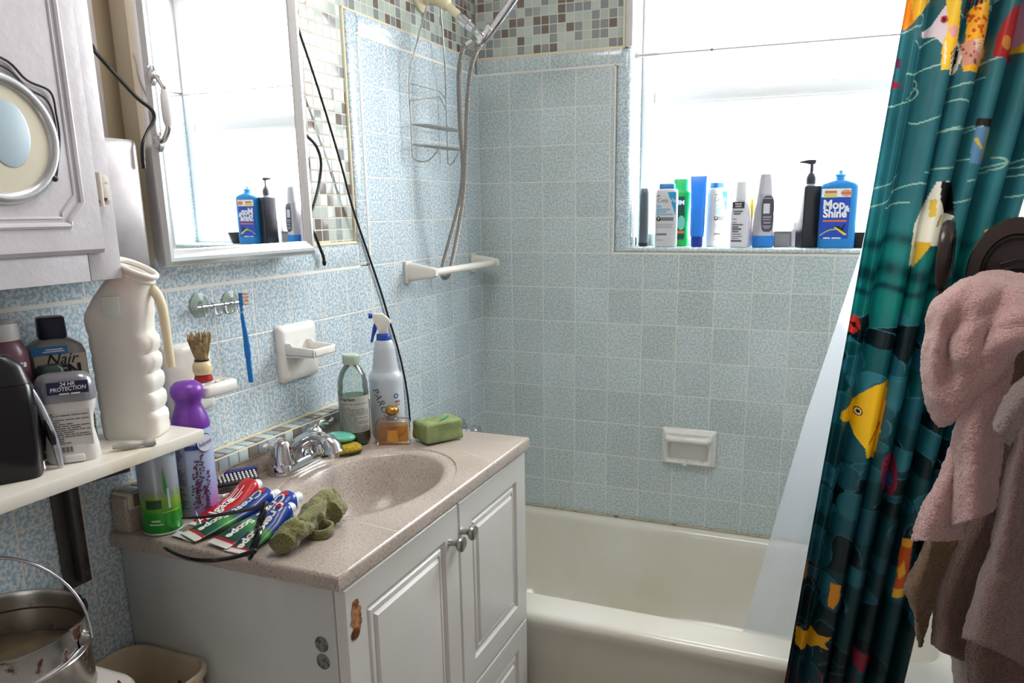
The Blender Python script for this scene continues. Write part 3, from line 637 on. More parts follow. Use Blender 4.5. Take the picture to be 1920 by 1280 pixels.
# --- maroon shave cream can
ep = Vector((0.040, -1.640, SH))
eq = thing('shave_cream_can', 'mauve shave cream can with a white flip cap behind the black bottle', 'can', ep, face(ep))
MB().lathe([(0, 0), (0.029, 0), (0.031, 0.003), (0.031, 0.150), (0.030, 0.158), (0.025, 0.170), (0.023, 0.173), (0, 0.173)], 36).build('body', mat('mauve_print', '6f4656', 0.3), eq)
MB().lathe([(0, 0.173), (0.0245, 0.173), (0.0245, 0.190), (0.023, 0.196), (0.012, 0.198), (0.004, 0.196), (0, 0.196)], 32, sy=1.0).ball((0.009, 0, 0.196), 0.010, 1.2, 1.2, 0.6).build('cap', mat('gray_cap', 'c9c6c2', 0.35), eq)
text('equate', 0.013, print_white, eq, fn=on_cyl(0.031, 0.140, 0.42), bold=0.0003)
text('SHAVE\nCREAM', 0.020, mat('pink_print', 'd9b7bd', 0.5), eq, fn=on_cyl(0.031, 0.092, 0.62), bold=0.0003, line=0.9)
# --- hair remover bottle
np_ = Vector((0.040, -1.563, SH))
na = thing('hair_remover_bottle', 'gray hair remover bottle with a navy cap, half hidden by the white jug', 'bottle', np_, face(np_) + 0.12)
MB().rbox([(0, 0.074, 0.040, 0.016), (0.006, 0.080, 0.044, 0.018), (0.142, 0.080, 0.044, 0.018), (0.154, 0.072, 0.040, 0.017), (0.162, 0.050, 0.034, 0.016), (0.165, 0.034, 0.030, 0.014)], 6).build('body', mat('remover_gray', '8d8b88', 0.3, 0.2), na)
MB().rbox([(0.165, 0.036, 0.032, 0.012), (0.168, 0.038, 0.034, 0.012), (0.194, 0.036, 0.032, 0.011), (0.196, 0.032, 0.028, 0.010)], 5).build('cap', mat('navy_cap', '191a35', 0.35), na)
fl = lambda x0, z0, o=0.0: on_flat(x0, z0, -0.0228 - o)
patch(fl(0, 0.105), -0.030, 0.036, -0.05, 0.037, 'label', mat('remover_label', 'b5ac9c', 0.4), na, 4, 4)
bl = patch(fl(-0.006, 0.149, 0.0004), -0.026, 0.020, -0.006, 0.006, 'blue_flag', mat('flag_blue', '2f74b5', 0.4), na, 3, 2)
bars(fl(-0.004, 0.149, 0.0008), [(-0.01, 0.012, 0.0015, 0.0015), (-0.014, 0.014, -0.0015, 0.0015)], 'small_print', print_white, bl)
text('Nair', 0.022, print_black, na, fn=fl(0.004, 0.135, 0.0006), shear=0.35, bold=0.0001)
text('MEN', 0.024, print_black, na, fn=fl(0.004, 0.117, 0.0006), bold=0.0011)
patch(fl(0.0, 0.101, 0.0004), -0.030, 0.036, -0.006, 0.006, 'blue_band', mat('band_blue', '3b82b5', 0.4), na, 3, 2)
text('BODY CREAM', 0.0075, print_white, na, fn=fl(0.003, 0.101, 0.0008), bold=0.0001)
# --- dark green capped tube lying between, razors, comb, floss box, brush handle
gp = Vector((0.0775, -1.602, SH))
gc = thing('green_tube', 'dark green capped tube standing behind the deodorant stick', 'tube', gp, 1.4)
MB().rbox([(0, 0.036, 0.022, 0.010), (0.10, 0.038, 0.023, 0.011), (0.104, 0.040, 0.024, 0.011)], 5).build('body', mat('deep_green', '0e221b', 0.35), gc)
MB().rbox([(0.104, 0.040, 0.025, 0.011), (0.127, 0.038, 0.024, 0.011), (0.133, 0.028, 0.018, 0.008)], 5).build('cap', mat('green_cap', '10281f', 0.35), gc)
rz = thing('disposable_razor', 'silver and black razor leaning between the black bottle and the deodorant', 'razor', (0.1285, -1.6485, SH), 0.9)
hp = cr([(0.004, 0, 0.003), (0.002, 0, 0.03), (-0.003, 0.002, 0.06), (-0.010, 0.004, 0.09), (-0.017, 0.006, 0.112)], 6)
MB().tube(hp, [0.004 + 0.0018 * math.sin(PI * i / len(hp)) for i in range(len(hp))], 12).build('handle', mat('razor_silver', 'a9abb5', 0.25, 0.5), rz)
MB().tube(cr([(0.001, -0.003, 0.035), (-0.002, -0.004, 0.05), (-0.006, -0.003, 0.07)], 6), [0.003, 0.0035, 0.004, 0.0045, 0.005, 0.005, 0.005, 0.005, 0.0045, 0.004, 0.0035, 0.003, 0.0025], 10).build('grip', black_plastic, rz)
MB().box((-0.019, 0.006, 0.115), (0.010, 0.034, 0.009), 0.002, rot=Matrix.Rotation(-0.5, 3, 'Y')).build('head', mat('razor_head', '4a4a55', 0.3), rz)
cb = thing('hair_brush', 'small dark spiky brush standing between the deodorant and the jug', 'brush', (0.083, -1.562, SH), 0.6)
MB().tube([(0, 0, 0.0), (0.0, 0, 0.03), (0, 0, 0.10)], [0.005, 0.006, 0.007], 12).build('core', mat('brush_core', '22242c', 0.4), cb)
mb = MB()
for k in range(13):
    for j in range(10):
        a = 2 * PI * j / 10 + k * 0.3; z_ = 0.03 + k * 0.0055
        mb.tube([(0.005 * math.cos(a), 0.005 * math.sin(a), z_), (0.013 * math.cos(a), 0.013 * math.sin(a), z_ + 0.001)], 0.0006, 4)
o = mb.build('bristles', mat('bristle_dark', '15161c', 0.5), cb); o['kind'] = 'stuff'
fb = thing('plastic_scrap', 'crumpled white plastic piece lying on the front edge of the shelf', 'scrap', Z(64, 889, SH), 0.5)
MB().ball((0.003, 0, 0.010), 0.011, 1.2, 0.85, 0.85).ball((-0.012, -0.001, 0.004), 0.008, 1.5, 0.9, 0.5).noise(0.003, 120).build('lump', mat('white_scrap', 'e3e0d8', 0.4, sss=0.2), fb, smooth=60)
hb = thing('brush_handle', 'gray plastic handle lying on the shelf in front of the jug', 'handle', (0, 0, 0))
a_, b_ = Z(190, 828, SH + 0.006), Z(291, 827, SH + 0.006)
a_.x = max(a_.x, 0.135); a_.y = -1.565
p = cr([a_, a_.lerp(b_, 0.3) + Vector((0.003, 0, 0.001)), a_.lerp(b_, 0.65) + Vector((0.002, 0, 0)), b_], 8)
MB().tube(p, [0.0055 - 0.0015 * math.cos(i / len(p) * 9) * (i < 18) + (0.0008 if i > 18 else 0) for i in range(len(p))], 14, flat=0.8).build('grip', mat('gray_handle', 'a9a7a2', 0.35), hb)
# ------------------------------------------------------------------ ceramic fittings on the left wall
def plate(name, y0, y1, z0, z1, par, m=old_ceramic):
    mb = MB(); 
    def rc(i, x): return [(x, yy + (y0 + y1) / 2, zz + (z0 + z1) / 2) for yy, zz in rrect(y1 - y0 - 2 * i, z1 - z0 - 2 * i, 0.007, 4)]
    mb.loft([rc(0, 0.0005), rc(0, 0.008), rc(0.003, 0.013), rc(0.008, 0.017), rc(0.016, 0.018)]); return mb.build(name, m, par, smooth=50)
tm = thing('toothbrush_holder', 'white ceramic tumbler holder with holes, carrying the shaving brush', 'holder', (0, 0, 0))
plate('back_plate', -1.338, -1.232, 1.022, 1.155, tm)
def tray(y0, y1, z0, z1, xd, holes, par, rim):
    mb = MB(); w_, yc = y1 - y0, (y0 + y1) / 2
    def rc(sx_, sy_, z): return [(0.014 + xd * 0.5 + x_, yc + y_, z) for x_, y_ in rrect(xd * sx_, w_ * sy_, 0.010, 4)]
    mb.loft([rc(0.98, 0.94, z0), rc(1, 1, z0 + 0.004), rc(1, 1, z1 - 0.003), rc(0.97, 0.96, z1), rc(0.82, 0.78, z1), rc(0.76, 0.70, z1 - rim), rc(0.3, 0.3, z1 - rim - 0.001)])
    return mb.build('tray', old_ceramic, par, smooth=50)
mb = MB()
def rch(i, z): return [(0.012 + 0.040 + x_, -1.293 + y_, z) for x_, y_ in rrect(0.084 - 2 * i, 0.084 - 2 * i, 0.012, 5)]
tr_ = mb.loft([rch(0.004, 1.066), rch(0, 1.070), rch(0, 1.085), rch(0.003, 1.088), rch(0.009, 1.0885), rch(0.012, 1.0845), rch(0.03, 1.084)]).build('tray', old_ceramic, tm, smooth=50)
dark_hole = mat('holder_hole', '5c5650', 0.5)
for (hx, hy) in ((0.072, -1.275), (0.035, -1.275), (0.072, -1.312)):
    MB().tube([(hx + 0.009 * math.cos(2 * PI * k / 24), hy + 0.009 * math.sin(2 * PI * k / 24), 1.0855) for k in range(24)], 0.0022, 8, closed=True).build('hole_rim', old_ceramic, tr_)
so = thing('soap_holder', 'empty white ceramic soap holder beside the toothbrush rail', 'holder', (0, 0, 0))
plate('back_plate', -1.036, -0.911, 1.024, 1.148, so)
mb = MB()
y0, y1, xo = -1.026, -0.946, 0.092
mb.b2((0.012, y0, 1.083), (xo, y1, 1.090), 0.003)
mb.prism([(0.012, 1.112), (0.030, 1.112), (0.036, 1.105), (xo, 1.102), (xo, 1.083), (0.012, 1.080)], 'Y', y0, y0 + 0.007, 0.002)
mb.prism([(0.012, 1.112), (0.030, 1.112), (0.036, 1.105), (xo, 1.102), (xo, 1.083), (0.012, 1.080)], 'Y', y1 - 0.007, y1, 0.002)
mb.b2((xo - 0.007, y0, 1.083), (xo, y1, 1.102), 0.003)
mb.build('tray', old_ceramic, so)
# shaving brush standing on the tumbler holder
P0 = Vector((0.050, -1.294, 1.0886))
sb = thing('shaving_brush', 'shaving brush with cream and red handle standing on the ceramic tumbler holder', 'brush', P0, 0)
MB().lathe([(0, 0), (0.0155, 0), (0.0165, 0.002), (0.0160, 0.006), (0.0145, 0.010), (0.0145, 0.013), (0, 0.013)], 28).build('base', mat('red_lacquer', '9c1f22', 0.25), sb)
MB().lathe([(0, 0.013), (0.0150, 0.013), (0.0172, 0.020), (0.0170, 0.028), (0.0148, 0.034), (0.0125, 0.037), (0, 0.037)], 28).build('handle', mat('cream_lacquer', 'dcc79c', 0.25), sb)
MB().lathe([(0, 0.037), (0.0128, 0.037), (0.0128, 0.040), (0, 0.040)], 24).build('collar', mat('dark_collar', '2d2422', 0.3), sb)
mb = MB(); rg = random.Random(5)
mb.lathe([(0, 0.039), (0.011, 0.040), (0.014, 0.055), (0.0165, 0.070), (0.012, 0.076), (0, 0.077)], 20)
for k in range(90):
    a = rg.uniform(0, 2 * PI); r_ = math.sqrt(rg.uniform(0.35, 1)); top = rg.uniform(0.078, 0.091)
    mb.tube(cr([(0.010 * r_ * math.cos(a), 0.010 * r_ * math.sin(a), 0.040), (0.016 * r_ * math.cos(a), 0.016 * r_ * math.sin(a), 0.060), (0.021 * r_ * math.cos(a + 0.1), 0.021 * r_ * math.sin(a + 0.1), top)], 3), 0.0011, 5)
o = mb.build('bristles', mat('bristle_tan', 'b39a72', 0.7, var=(160, '8c744d', 0.4, 0.6)), sb); o['kind'] = 'stuff'
# suction rail with hooks, toothbrush
su = thing('suction_hook_rail', 'chrome hook rail held on the tiles by two clear suction cups', 'rail', (0, 0, 0))
cup = NT('clear_rubber'); _a = cup.n('ShaderNodeBsdfTransparent', i_Color=(0.85, 0.90, 0.86, 1)); _b = cup.n('ShaderNodeBsdfPrincipled', i_Roughness=0.15); _b.inputs['Base Color'].default_value = lin('d2dcd3')
cup_m = cup.out(cup.n('ShaderNodeMixShader', i_0=0.35, i_1=_a, i_2=_b))
for c_ in (X(375, 572, 0.003), X(433, 567, 0.003)):
    MB().lathe([(0.0225, 0.0005), (0.0225, 0.002), (0.018, 0.0035), (0.010, 0.007), (0.0075, 0.012), (0.006, 0.014), (0, 0.014)], 36, axis='X', c=(0, c_.y, c_.z)).build('suction_cup', cup_m, su)
    MB().tube([(0.0012, c_.y + 0.0215 * math.cos(2 * PI * k / 40), c_.z + 0.0215 * math.sin(2 * PI * k / 40)) for k in range(40)], 0.0011, 6, closed=True).build('cup_rim', mat('cup_edge', 'a9b7a6', 0.3), su)
ra, rb_ = X(368, 577, 0.018), X(452, 566, 0.018)
bar = MB().tube([ra, rb_], 0.0042, 12).build('bar', chrome, su)
for t_ in (0.12, 0.36, 0.60, 0.84):
    p = ra.lerp(rb_, t_)
    MB().tube([p + Vector((0, -0.003, 0)), p + Vector((0, 0.003, 0))], 0.0058, 12).build('collar', chrome, su)
    MB().tube(cr([p + Vector((0.004, 0, -0.002)), p + Vector((0.006, 0, -0.013)), p + Vector((0.010, 0, -0.018)), p + Vector((0.018, 0, -0.017)), p + Vector((0.022, 0, -0.011))], 4), 0.0014, 8).build('hook', chrome, su)
tbr = thing('toothbrush', 'translucent blue toothbrush hanging by its head from the hook rail', 'toothbrush', (0, 0, 0))
ta, tz = X(450, 549, 0.034), X(471, 716, 0.030)
tp = [ta, X(452, 572, 0.034), X(454, 592, 0.033), X(459, 622, 0.033), X(463, 650, 0.032), X(467, 685, 0.031), tz]
blue_tr = mat('blue_handle', '1f7fd0', 0.2, trans=0.25, ior=1.4)
tc_ = cr(tp, 6)
MB().tube(tc_, [0.0035 - 0.001 * (6 < i < 12) + 0.0015 * min(1, max(0, (i - 14) / 6)) + (0.001 if 22 < i < 28 else 0) for i in range(len(tc_))], 12, flat=0.8).build('handle', blue_tr, tbr, smooth=60)
hb_ = MB()
for k in range(4):
    for j in range(2):
        p = ta.lerp(tp[1], 0.05 + k * 0.28)
        hb_.tube([p + Vector((0.003, 0.002, 0)), p + Vector((0.0085 + 0.002 * j, 0.010, 0.0))], 0.0026, 8)
hb_.build('bristles', mat('bristle_pink', 'd99a8f', 0.6, var=(200, 'd9d0b5', 0.45, 0.55)), tbr)
# ------------------------------------------------------------------ shower set
cream = mat('cream_plastic', 'd8cfae', 0.35)
sw = thing('hand_shower', 'chrome hand shower on its wall arm above the tub', 'shower', (0, 0, 0))
YS = -0.33
MB().lathe([(0, 0), (0.036, 0), (0.036, 0.008), (0.03, 0.014), (0.02, 0.016), (0.0, 0.016)], 28, axis='X', c=(-0.008, YS, 1.952)).build('wall_flange', cream, sw)
arm = cr([(0.0, YS, 1.952), (0.05, YS, 1.943), (0.085, YS, 1.918), (0.112, YS, 1.895)], 6)
MB().tube(arm, [0.017 if i < 11 else 0.011 for i in range(len(arm))], 16).build('arm', cream, sw)
dirv = Vector((0.135 - 0.185, 0, 1.878 - 1.834)).normalized()
A_, B_ = Vector((0.110, YS, 1.897)), Vector((0.190, YS, 1.828))
nut = MB().tube([A_, A_.lerp(B_, 0.05), A_.lerp(B_, 0.16), A_.lerp(B_, 0.35)], [0.010, 0.0145, 0.0155, 0.0155], 12).tube([A_.lerp(B_, 0.35), A_.lerp(B_, 0.55)], [0.013, 0.011], 14)
nut.build('connector', chrome, sw)
MB().box(A_.lerp(B_, 0.80), (0.034, 0.030, 0.024), 0.006, rot=Matrix.Rotation(math.radians(45), 3, 'Y')).tube([Vector((0.168, YS, 1.822)), Vector((0.206, YS, 1.862))], 0.0135, 14).build('bracket', chrome, sw)
MB().ball((0.208, YS - 0.014, 1.852), 0.005).build('thumb_screw', chrome, sw)
MB().tube([Vector((0.150, YS, 1.832)), Vector((0.132, YS, 1.822))], [0.009, 0.010], 12).build('hose_nut', chrome, sw)
hh = cr([(0.180, YS, 1.826), (0.205, YS, 1.851), (0.245, YS - 0.002, 1.893), (0.285, YS - 0.004, 1.935), (0.315, YS - 0.006, 1.960), (0.338, YS - 0.008, 1.965)], 6)
MB().tube(hh, [0.009 + 0.003 * min(1, i / 10) for i in range(len(hh))], 16).build('handle', chrome, sw)
hd_ = MB().lathe([(0, 0.03), (0.016, 0.028), (0.034, 0.012), (0.037, 0.002), (0.036, -0.002), (0, -0.002)], 30)
hd_.xf(Matrix.Translation((0.350, YS - 0.010, 1.948)) @ Matrix.Rotation(math.radians(-24), 4, 'Y'))
hdo = hd_.build('head', chrome, sw)
fp = MB().lathe([(0, 0), (0.031, 0), (0.031, -0.003), (0, -0.003)], 30)
for k in range(16):
    fp.ball((0.024 * math.cos(k * PI / 8), 0.024 * math.sin(k * PI / 8), -0.004), 0.0025, u=8, v=6)
fp.xf(Matrix.Translation((0.350, YS - 0.010, 1.948)) @ Matrix.Rotation(math.radians(-24), 4, 'Y') @ Matrix.Translation((0, 0, -0.002)))
fp.build('spray_face', mat('spray_gray', '8e8c8c', 0.4), hdo)
hose_pts = [Y(px, py, YS) for px, py in ((880, 78), (866, 98), (860, 150), (863, 240), (868, 320), (860, 385), (843, 450), (830, 500))] + [Y(831, 520, YS + 0.004), Y(842, 512, YS - 0.004)] + [Y(px, py, YS - 0.012) for px, py in ((856, 450), (868, 375), (873, 300), (876, 200), (882, 135), (892, 100), (902, 84))]
hose_m = NT('hose_metal'); _t = hose_m.n('ShaderNodeTexCoord'); _w = hose_m.n('ShaderNodeTexWave', i_Vector=(_t, 3), i_Scale=95.0, bands_direction='Z'); _bp = hose_m.n('ShaderNodeBump', i_Height=(_w, 1), i_Strength=0.7, i_Distance=0.002)
_b = hose_m.n('ShaderNodeBsdfPrincipled', i_Metallic=1.0, i_Roughness=0.3, i_Normal=_bp); _b.inputs['Base Color'].default_value = lin('9c9690')
hose_mm = hose_m.out(_b)
MB().tube(cr(hose_pts, 10), 0.0062, 12).build('hose', hose_mm, sw)
# wire caddy hung over the arm
ca = thing('shower_caddy', 'thin wire shower caddy hanging on the tiles under the shower arm', 'caddy', (0, 0, 0))
wire = mat('caddy_wire', 'a9aaa6', 0.35, 0.6, var=(60, '8a8578', 0.5, 0.7))
cl, crr, zt = -0.457, -0.252, 1.721
xw = 0.022
MB().tube(cr([(xw, cl, 1.525), (xw, cl, 1.62), (xw, cl, zt), (xw + 0.01, cl + 0.02, 1.80), (0.036, -0.366, 1.93), (0.040, -0.356, 1.958), (0.040, -0.33, 1.976), (0.040, -0.304, 1.958), (0.036, -0.294, 1.93), (xw + 0.01, crr - 0.02, 1.80), (xw, crr, zt), (xw, crr, 1.62), (xw, crr, 1.525)], 6), 0.0022, 8).build('frame_wire', wire, ca)
def shelf_wires(z, depth, n, lip):
    mb = MB()
    mb.tube(cr([(xw, cl, z), (xw + depth, cl + 0.01, z - 0.003), (xw + depth + 0.01, (cl + crr) / 2, z - 0.003), (xw + depth, crr - 0.01, z - 0.003), (xw, crr, z)], 6), 0.0018, 6)
    mb.tube([(xw, cl, z), (xw, crr, z)], 0.0018, 6)
    for k in range(1, n):
        y_ = cl + (crr - cl) * k / n
        mb.tube([(xw, y_, z), (xw + depth + 0.006, y_, z - 0.003)], 0.0011, 5)
    if lip: mb.tube(cr([(xw, cl, z + lip), (xw + depth, cl + 0.01, z + lip), (xw + depth, crr - 0.01, z + lip), (xw, crr, z + lip)], 5), 0.0016, 6)
    return mb
shelf_wires(1.612, 0.052, 10, 0.0).build('basket', wire, ca)
shelf_wires(1.560, 0.052, 10, 0.0).build('basket', wire, ca)
MB().tube([(xw, cl, 1.715), (xw + 0.04, cl + 0.09, 1.705), (xw, crr, 1.700)], 0.0016, 6).build('cross_wire', wire, ca)
MB().tube([(xw, cl, 1.672), (xw + 0.04, cl + 0.09, 1.690), (xw, crr, 1.668)], 0.0016, 6).build('cross_wire', wire, ca)
for y_, s_ in ((cl, 1), (crr, -1)):
    MB().tube(cr([(xw, y_, 1.560), (xw, y_ + s_ * 0.002, 1.528), (xw + 0.01, y_ + s_ * 0.012, 1.518), (xw + 0.03, y_ + s_ * 0.03, 1.520), (xw + 0.05, y_ + s_ * 0.04, 1.540), (xw + 0.06, y_ + s_ * 0.04, 1.558)], 5), 0.0018, 6).build('hook_wire', wire, ca)
# towel bar on the shower wall
tbz = 1.222
bt = thing('towel_bar', 'white wall towel bar below the shower hose', 'towel bar', (0, 0, 0))
bar_m = mat('bar_white', 'dcd8cf', 0.3)
for yy, s_ in ((-0.478, 1), (-0.066, 1)):
    MB().b2((0.001, yy - 0.016, tbz - 0.030), (0.010, yy + 0.016, tbz + 0.030), 0.002).build('wall_plate', bar_m, bt)
    MB().loft([[(x_, yy + y_ * w_, tbz + z_ * h_) for y_, z_ in rrect(1, 1, 0.25, 4)] for x_, w_, h_ in ((0.009, 0.024, 0.050), (0.03, 0.024, 0.046), (0.072, 0.022, 0.032), (0.090, 0.021, 0.025), (0.095, 0.016, 0.018))]).build('arm', bar_m, bt, smooth=50)
MB().tube([(0.082, -0.484, tbz), (0.082, -0.480, tbz), (0.082, -0.064, tbz), (0.082, -0.058, tbz)], [0.008, 0.0105, 0.0105, 0.008], 18).build('bar', bar_m, bt)
# recessed soap dish on the back wall
sd = thing('wall_soap_dish', 'white ceramic soap dish with a grab bar set in the tiles above the tub', 'soap dish', (0, 0, 0))
dx0, dx1, dz0_, dz1_ = 0.628, 0.797, 0.594, 0.711
mb = MB()
def dl(x0, x1, z0, z1, y, r): return [(x_ + (x0 + x1) / 2, y, z_ + (z0 + z1) / 2) for x_, z_ in rrect(x1 - x0, z1 - z0, r, 5)]
mb.loft([dl(dx0, dx1, dz0_, dz1_, -0.0005, 0.004), dl(dx0, dx1, dz0_, dz1_, -0.008, 0.004), dl(dx0 + 0.006, dx1 - 0.006, dz0_ + 0.006, dz1_ - 0.006, -0.013, 0.006), dl(dx0 + 0.012, dx1 - 0.012, dz0_ + 0.008, dz1_ - 0.012, -0.026, 0.008), dl(dx0 + 0.015, dx1 - 0.015, dz0_ + 0.011, dz1_ - 0.040, -0.027, 0.010), dl(dx0 + 0.020, dx1 - 0.022, dz0_ + 0.014, dz1_ - 0.044, -0.022, 0.010), dl(dx0 + 0.024, dx1 - 0.026, dz0_ + 0.018, dz1_ - 0.046, -0.003, 0.010)])
sdo = mb.build('dish', old_ceramic, sd, smooth=40)
MB().tube(cr([(dx0 + 0.018, -0.02, 0.686), (dx0 + 0.022, -0.040, 0.687), (dx0 + 0.034, -0.047, 0.687), (0.712, -0.048, 0.687), (dx1 - 0.034, -0.047, 0.687), (dx1 - 0.022, -0.040, 0.687), (dx1 - 0.018, -0.02, 0.686)], 5), 0.0105, 14, flat=0.8).build('grab_bar', old_ceramic, sd, smooth=60)
mb = MB()
for k in range(5): mb.box((0.665 + k * 0.023, -0.021, dz0_ + 0.018), (0.004, 0.008, 0.006), 0.0015)
mb.box((0.705, -0.027, dz0_ + 0.008), (0.012, 0.005, 0.012), 0.002)
mb.build('drain_ribs', old_ceramic, sd)
# tension rod across the window
tr0 = Vector((WX0 + 0.0005, 0.04, 1.827)); tr1 = Vector((WX1 - 0.0005, 0.04, 1.824))
td = thing('tension_rod', 'thin white tension rod across the window recess', 'rod', (0, 0, 0))
MB().tube([tr0 + Vector((0.03, 0, 0)), tr1], 0.0026, 12).build('rod', mat('rod_gray', 'b9b5b2', 0.4), td)
MB().tube([tr0, tr0.lerp(tr1, 0.006), tr0.lerp(tr1, 0.012), tr0.lerp(tr1, 0.075)], [0.008, 0.008, 0.005, 0.004], 12).build('end_cap', mat('rod_gray', 'b9b5b2', 0.4), td)
MB().ball(tr0.lerp(tr1, 0.235), 0.0045).build('joint', mat('rod_dark', '6b6966', 0.4), td)
# ------------------------------------------------------------------ things on the countertop
def clear(name, col, k=0.05, rough=0.04, diff=0.0):
    t = NT(name); a = t.n('ShaderNodeBsdfTransparent'); a.inputs[0].default_value = lin(col)
    b = t.n('ShaderNodeBsdfGlossy', i_Roughness=rough); b.inputs[0].default_value = (0.95, 0.95, 0.95, 1)
    f = t.n('ShaderNodeFresnel', i_IOR=1.45); m = t.math('MULTIPLY_ADD', f, 0.9, k)
    sh = t.n('ShaderNodeMixShader', i_0=m, i_1=a, i_2=b)
    if diff:
        d = t.n('ShaderNodeBsdfDiffuse'); d.inputs[0].default_value = lin(col)
        e = t.n('ShaderNodeBsdfTranslucent'); e.inputs[0].default_value = lin(col)
        sh = t.n('ShaderNodeMixShader', i_0=diff, i_1=sh, i_2=t.n('ShaderNodeMixShader', i_0=0.6, i_1=d, i_2=e))
    return t.out(sh)
# green air freshener can
gpos = Vector((0.066, -1.448, CT))
# (stands clear of the shelf end)
gpos = Z(299, 986, CT + 0.0008) + Vector((0.0165, -0.006, 0))
gf = thing('air_freshener_can', 'green and silver air freshener can under the end of the shelf', 'can', gpos, face(gpos))
cang = NT('can_green_print'); _t = cang.n('ShaderNodeTexCoord'); _s = cang.n('ShaderNodeSeparateXYZ', i_Vector=(_t, 3)); _nn = cang.n('ShaderNodeTexNoise', i_Vector=(_t, 3), i_Scale=22.0)
_h = cang.math('ADD', cang.math('MULTIPLY', (_s, 2), 6.6), cang.math('MULTIPLY', cang.math('SUBTRACT', _nn, 0.5), 0.25))
_c = cang.ramp(_h, [(0.0, '1c8a35'), (0.22, '2f9c2f'), (0.36, '86b52c'), (0.46, '8f9f86'), (0.55, 'a4acb4'), (0.86, 'aab3bd'), (0.93, '2a3556')])
can_green = cang.out(cang.n('ShaderNodeBsdfPrincipled', i_Base_Color=(_c, 0), i_Roughness=0.28, i_Metallic=0.25))
MB().lathe([(0, 0), (0.029, 0), (0.0310, 0.003), (0.0310, 0.136), (0.030, 0.142), (0.022, 0.148), (0, 0.150)], 40).build('body', can_green, gf)
MB().lathe([(0.0308, 0.0005), (0.0317, 0.002), (0.0308, 0.0045)], 40, cap0=False, cap1=False).build('bottom_rim', mat('can_rim', 'c9cfc4', 0.3, 0.6), gf)
patch(on_cyl(0.0310, 0.052, -0.42), -0.011, 0.014, -0.005, 0.010, 'dark_band', mat('leaf_dark', '1d4a2a', 0.4), gf, 6, 2)
lf_ = MB(); f_ = on_cyl(0.0310, 0.080, 0.28, 0.0006)
lf_.poly([f_(x_, y_) for x_, y_ in ((0.001, -0.012), (0.004, 0.0), (0.0015, 0.024), (0.0, 0.038), (-0.0015, 0.022), (-0.0025, 0.0))]); lf_.build('leaf_print', mat('leaf_green', '3f8f3a', 0.4), gf, recalc=False)
patch(on_cyl(0.0310, 0.062, 0.42, 0.0006), -0.0018, 0.0018, -0.016, 0.018, 'silver_band', mat('silver_print', 'b9c6d8', 0.4), gf, 2, 6)
bars(on_cyl(0.0310, 0.022, -0.3, 0.0008), [(-0.008, 0.006, 0.004, 0.004), (-0.012, 0.010, -0.002, 0.003)], 'small_print', mat('pale_green_print', '9fd09a', 0.5), gf)
patch(on_cyl(0.0310, 0.040, 0.52, 0.0006), -0.016, 0.016, -0.0006, 0.0006, 'pale_line', mat('lime_print', 'a6d46a', 0.5), gf, 8, 1)
# lavender spray with a purple cap
lpos = Z(362, 958, CT + 0.0008) + Vector((0.0145, 0.003, 0))
lv = thing('lavender_spray_can', 'lavender printed spray can with a round purple cap', 'can', lpos, face(lpos))
cl_ = NT('can_lavender_print'); _t = cl_.n('ShaderNodeTexCoord'); _s = cl_.n('ShaderNodeSeparateXYZ', i_Vector=(_t, 3))
_h = cl_.math('ADD', cl_.math('MULTIPLY', (_s, 2), 6.2), cl_.math('MULTIPLY', (_s, 0), -6.0))
_c = cl_.ramp(_h, [(0.0, 'a06aa8'), (0.14, '958fc0'), (0.35, '9aa8cc'), (0.7, 'a5b2cf'), (1.0, '8e9cc2')])
can_lav = cl_.out(cl_.n('ShaderNodeBsdfPrincipled', i_Base_Color=(_c, 0), i_Roughness=0.25))
MB().lathe([(0, 0), (0.030, 0), (0.0325, 0.003), (0.0325, 0.150), (0.030, 0.158), (0.029, 0.160), (0, 0.160)], 40).build('body', can_lav, lv)
MB().lathe([(0, 0.158), (0.0315, 0.158), (0.0315, 0.166), (0.029, 0.178), (0.0235, 0.192), (0.0205, 0.201), (0.0225, 0.208), (0.0265, 0.215), (0.0275, 0.223), (0.0255, 0.231), (0.018, 0.238), (0, 0.241)], 40).build('cap', mat('purple_cap', '6a2f96', 0.3, var=(10, '7a3fa6', 0.4, 0.7)), lv, smooth=60)
wp = patch(on_cyl(0.0325, 0.072, -0.78), -0.012, 0.010, -0.066, 0.070, 'info_panel', mat('info_gray', '9a98ab', 0.4), lv, 6, 2)
bars(on_cyl(0.0325, 0.072, -0.80, 0.0009), fineprint(-0.010, 0.008, -0.06, 0.052, 26, 9), 'small_print', mat('info_print', '56567c', 0.5), wp)
patch(on_cyl(0.0325, 0.128, 0.05, 0.0007), -0.016, 0.012, -0.004, 0.004, 'navy_band', mat('navy_band', '28377f', 0.4), lv, 6, 1)
rf = on_cyl(0.0325, 0.134, 0.62, 0.001)
MB().poly([rf(0.0155 * math.cos(2 * PI * k / 30), 0.0165 * math.sin(2 * PI * k / 30)) for k in range(30)]).build('logo_ring', mat('navy_band', '28377f', 0.4), lv, recalc=False)
rf = on_cyl(0.0325, 0.134, 0.62, 0.0022)
ro = MB().poly([rf(0.014 * math.cos(2 * PI * k / 30), 0.015 * math.sin(2 * PI * k / 30)) for k in range(30)]).build('logo_disc', mat('logo_white', 'd6d9e6', 0.4), lv, recalc=False)
text('febreze', 0.0105, mat('logo_blue', '263a8a', 0.5), ro, fn=on_cyl(0.0325, 0.134, 0.62, 0.0036, tilt=0.25), shear=0.2, bold=0.0001, sx=0.8)
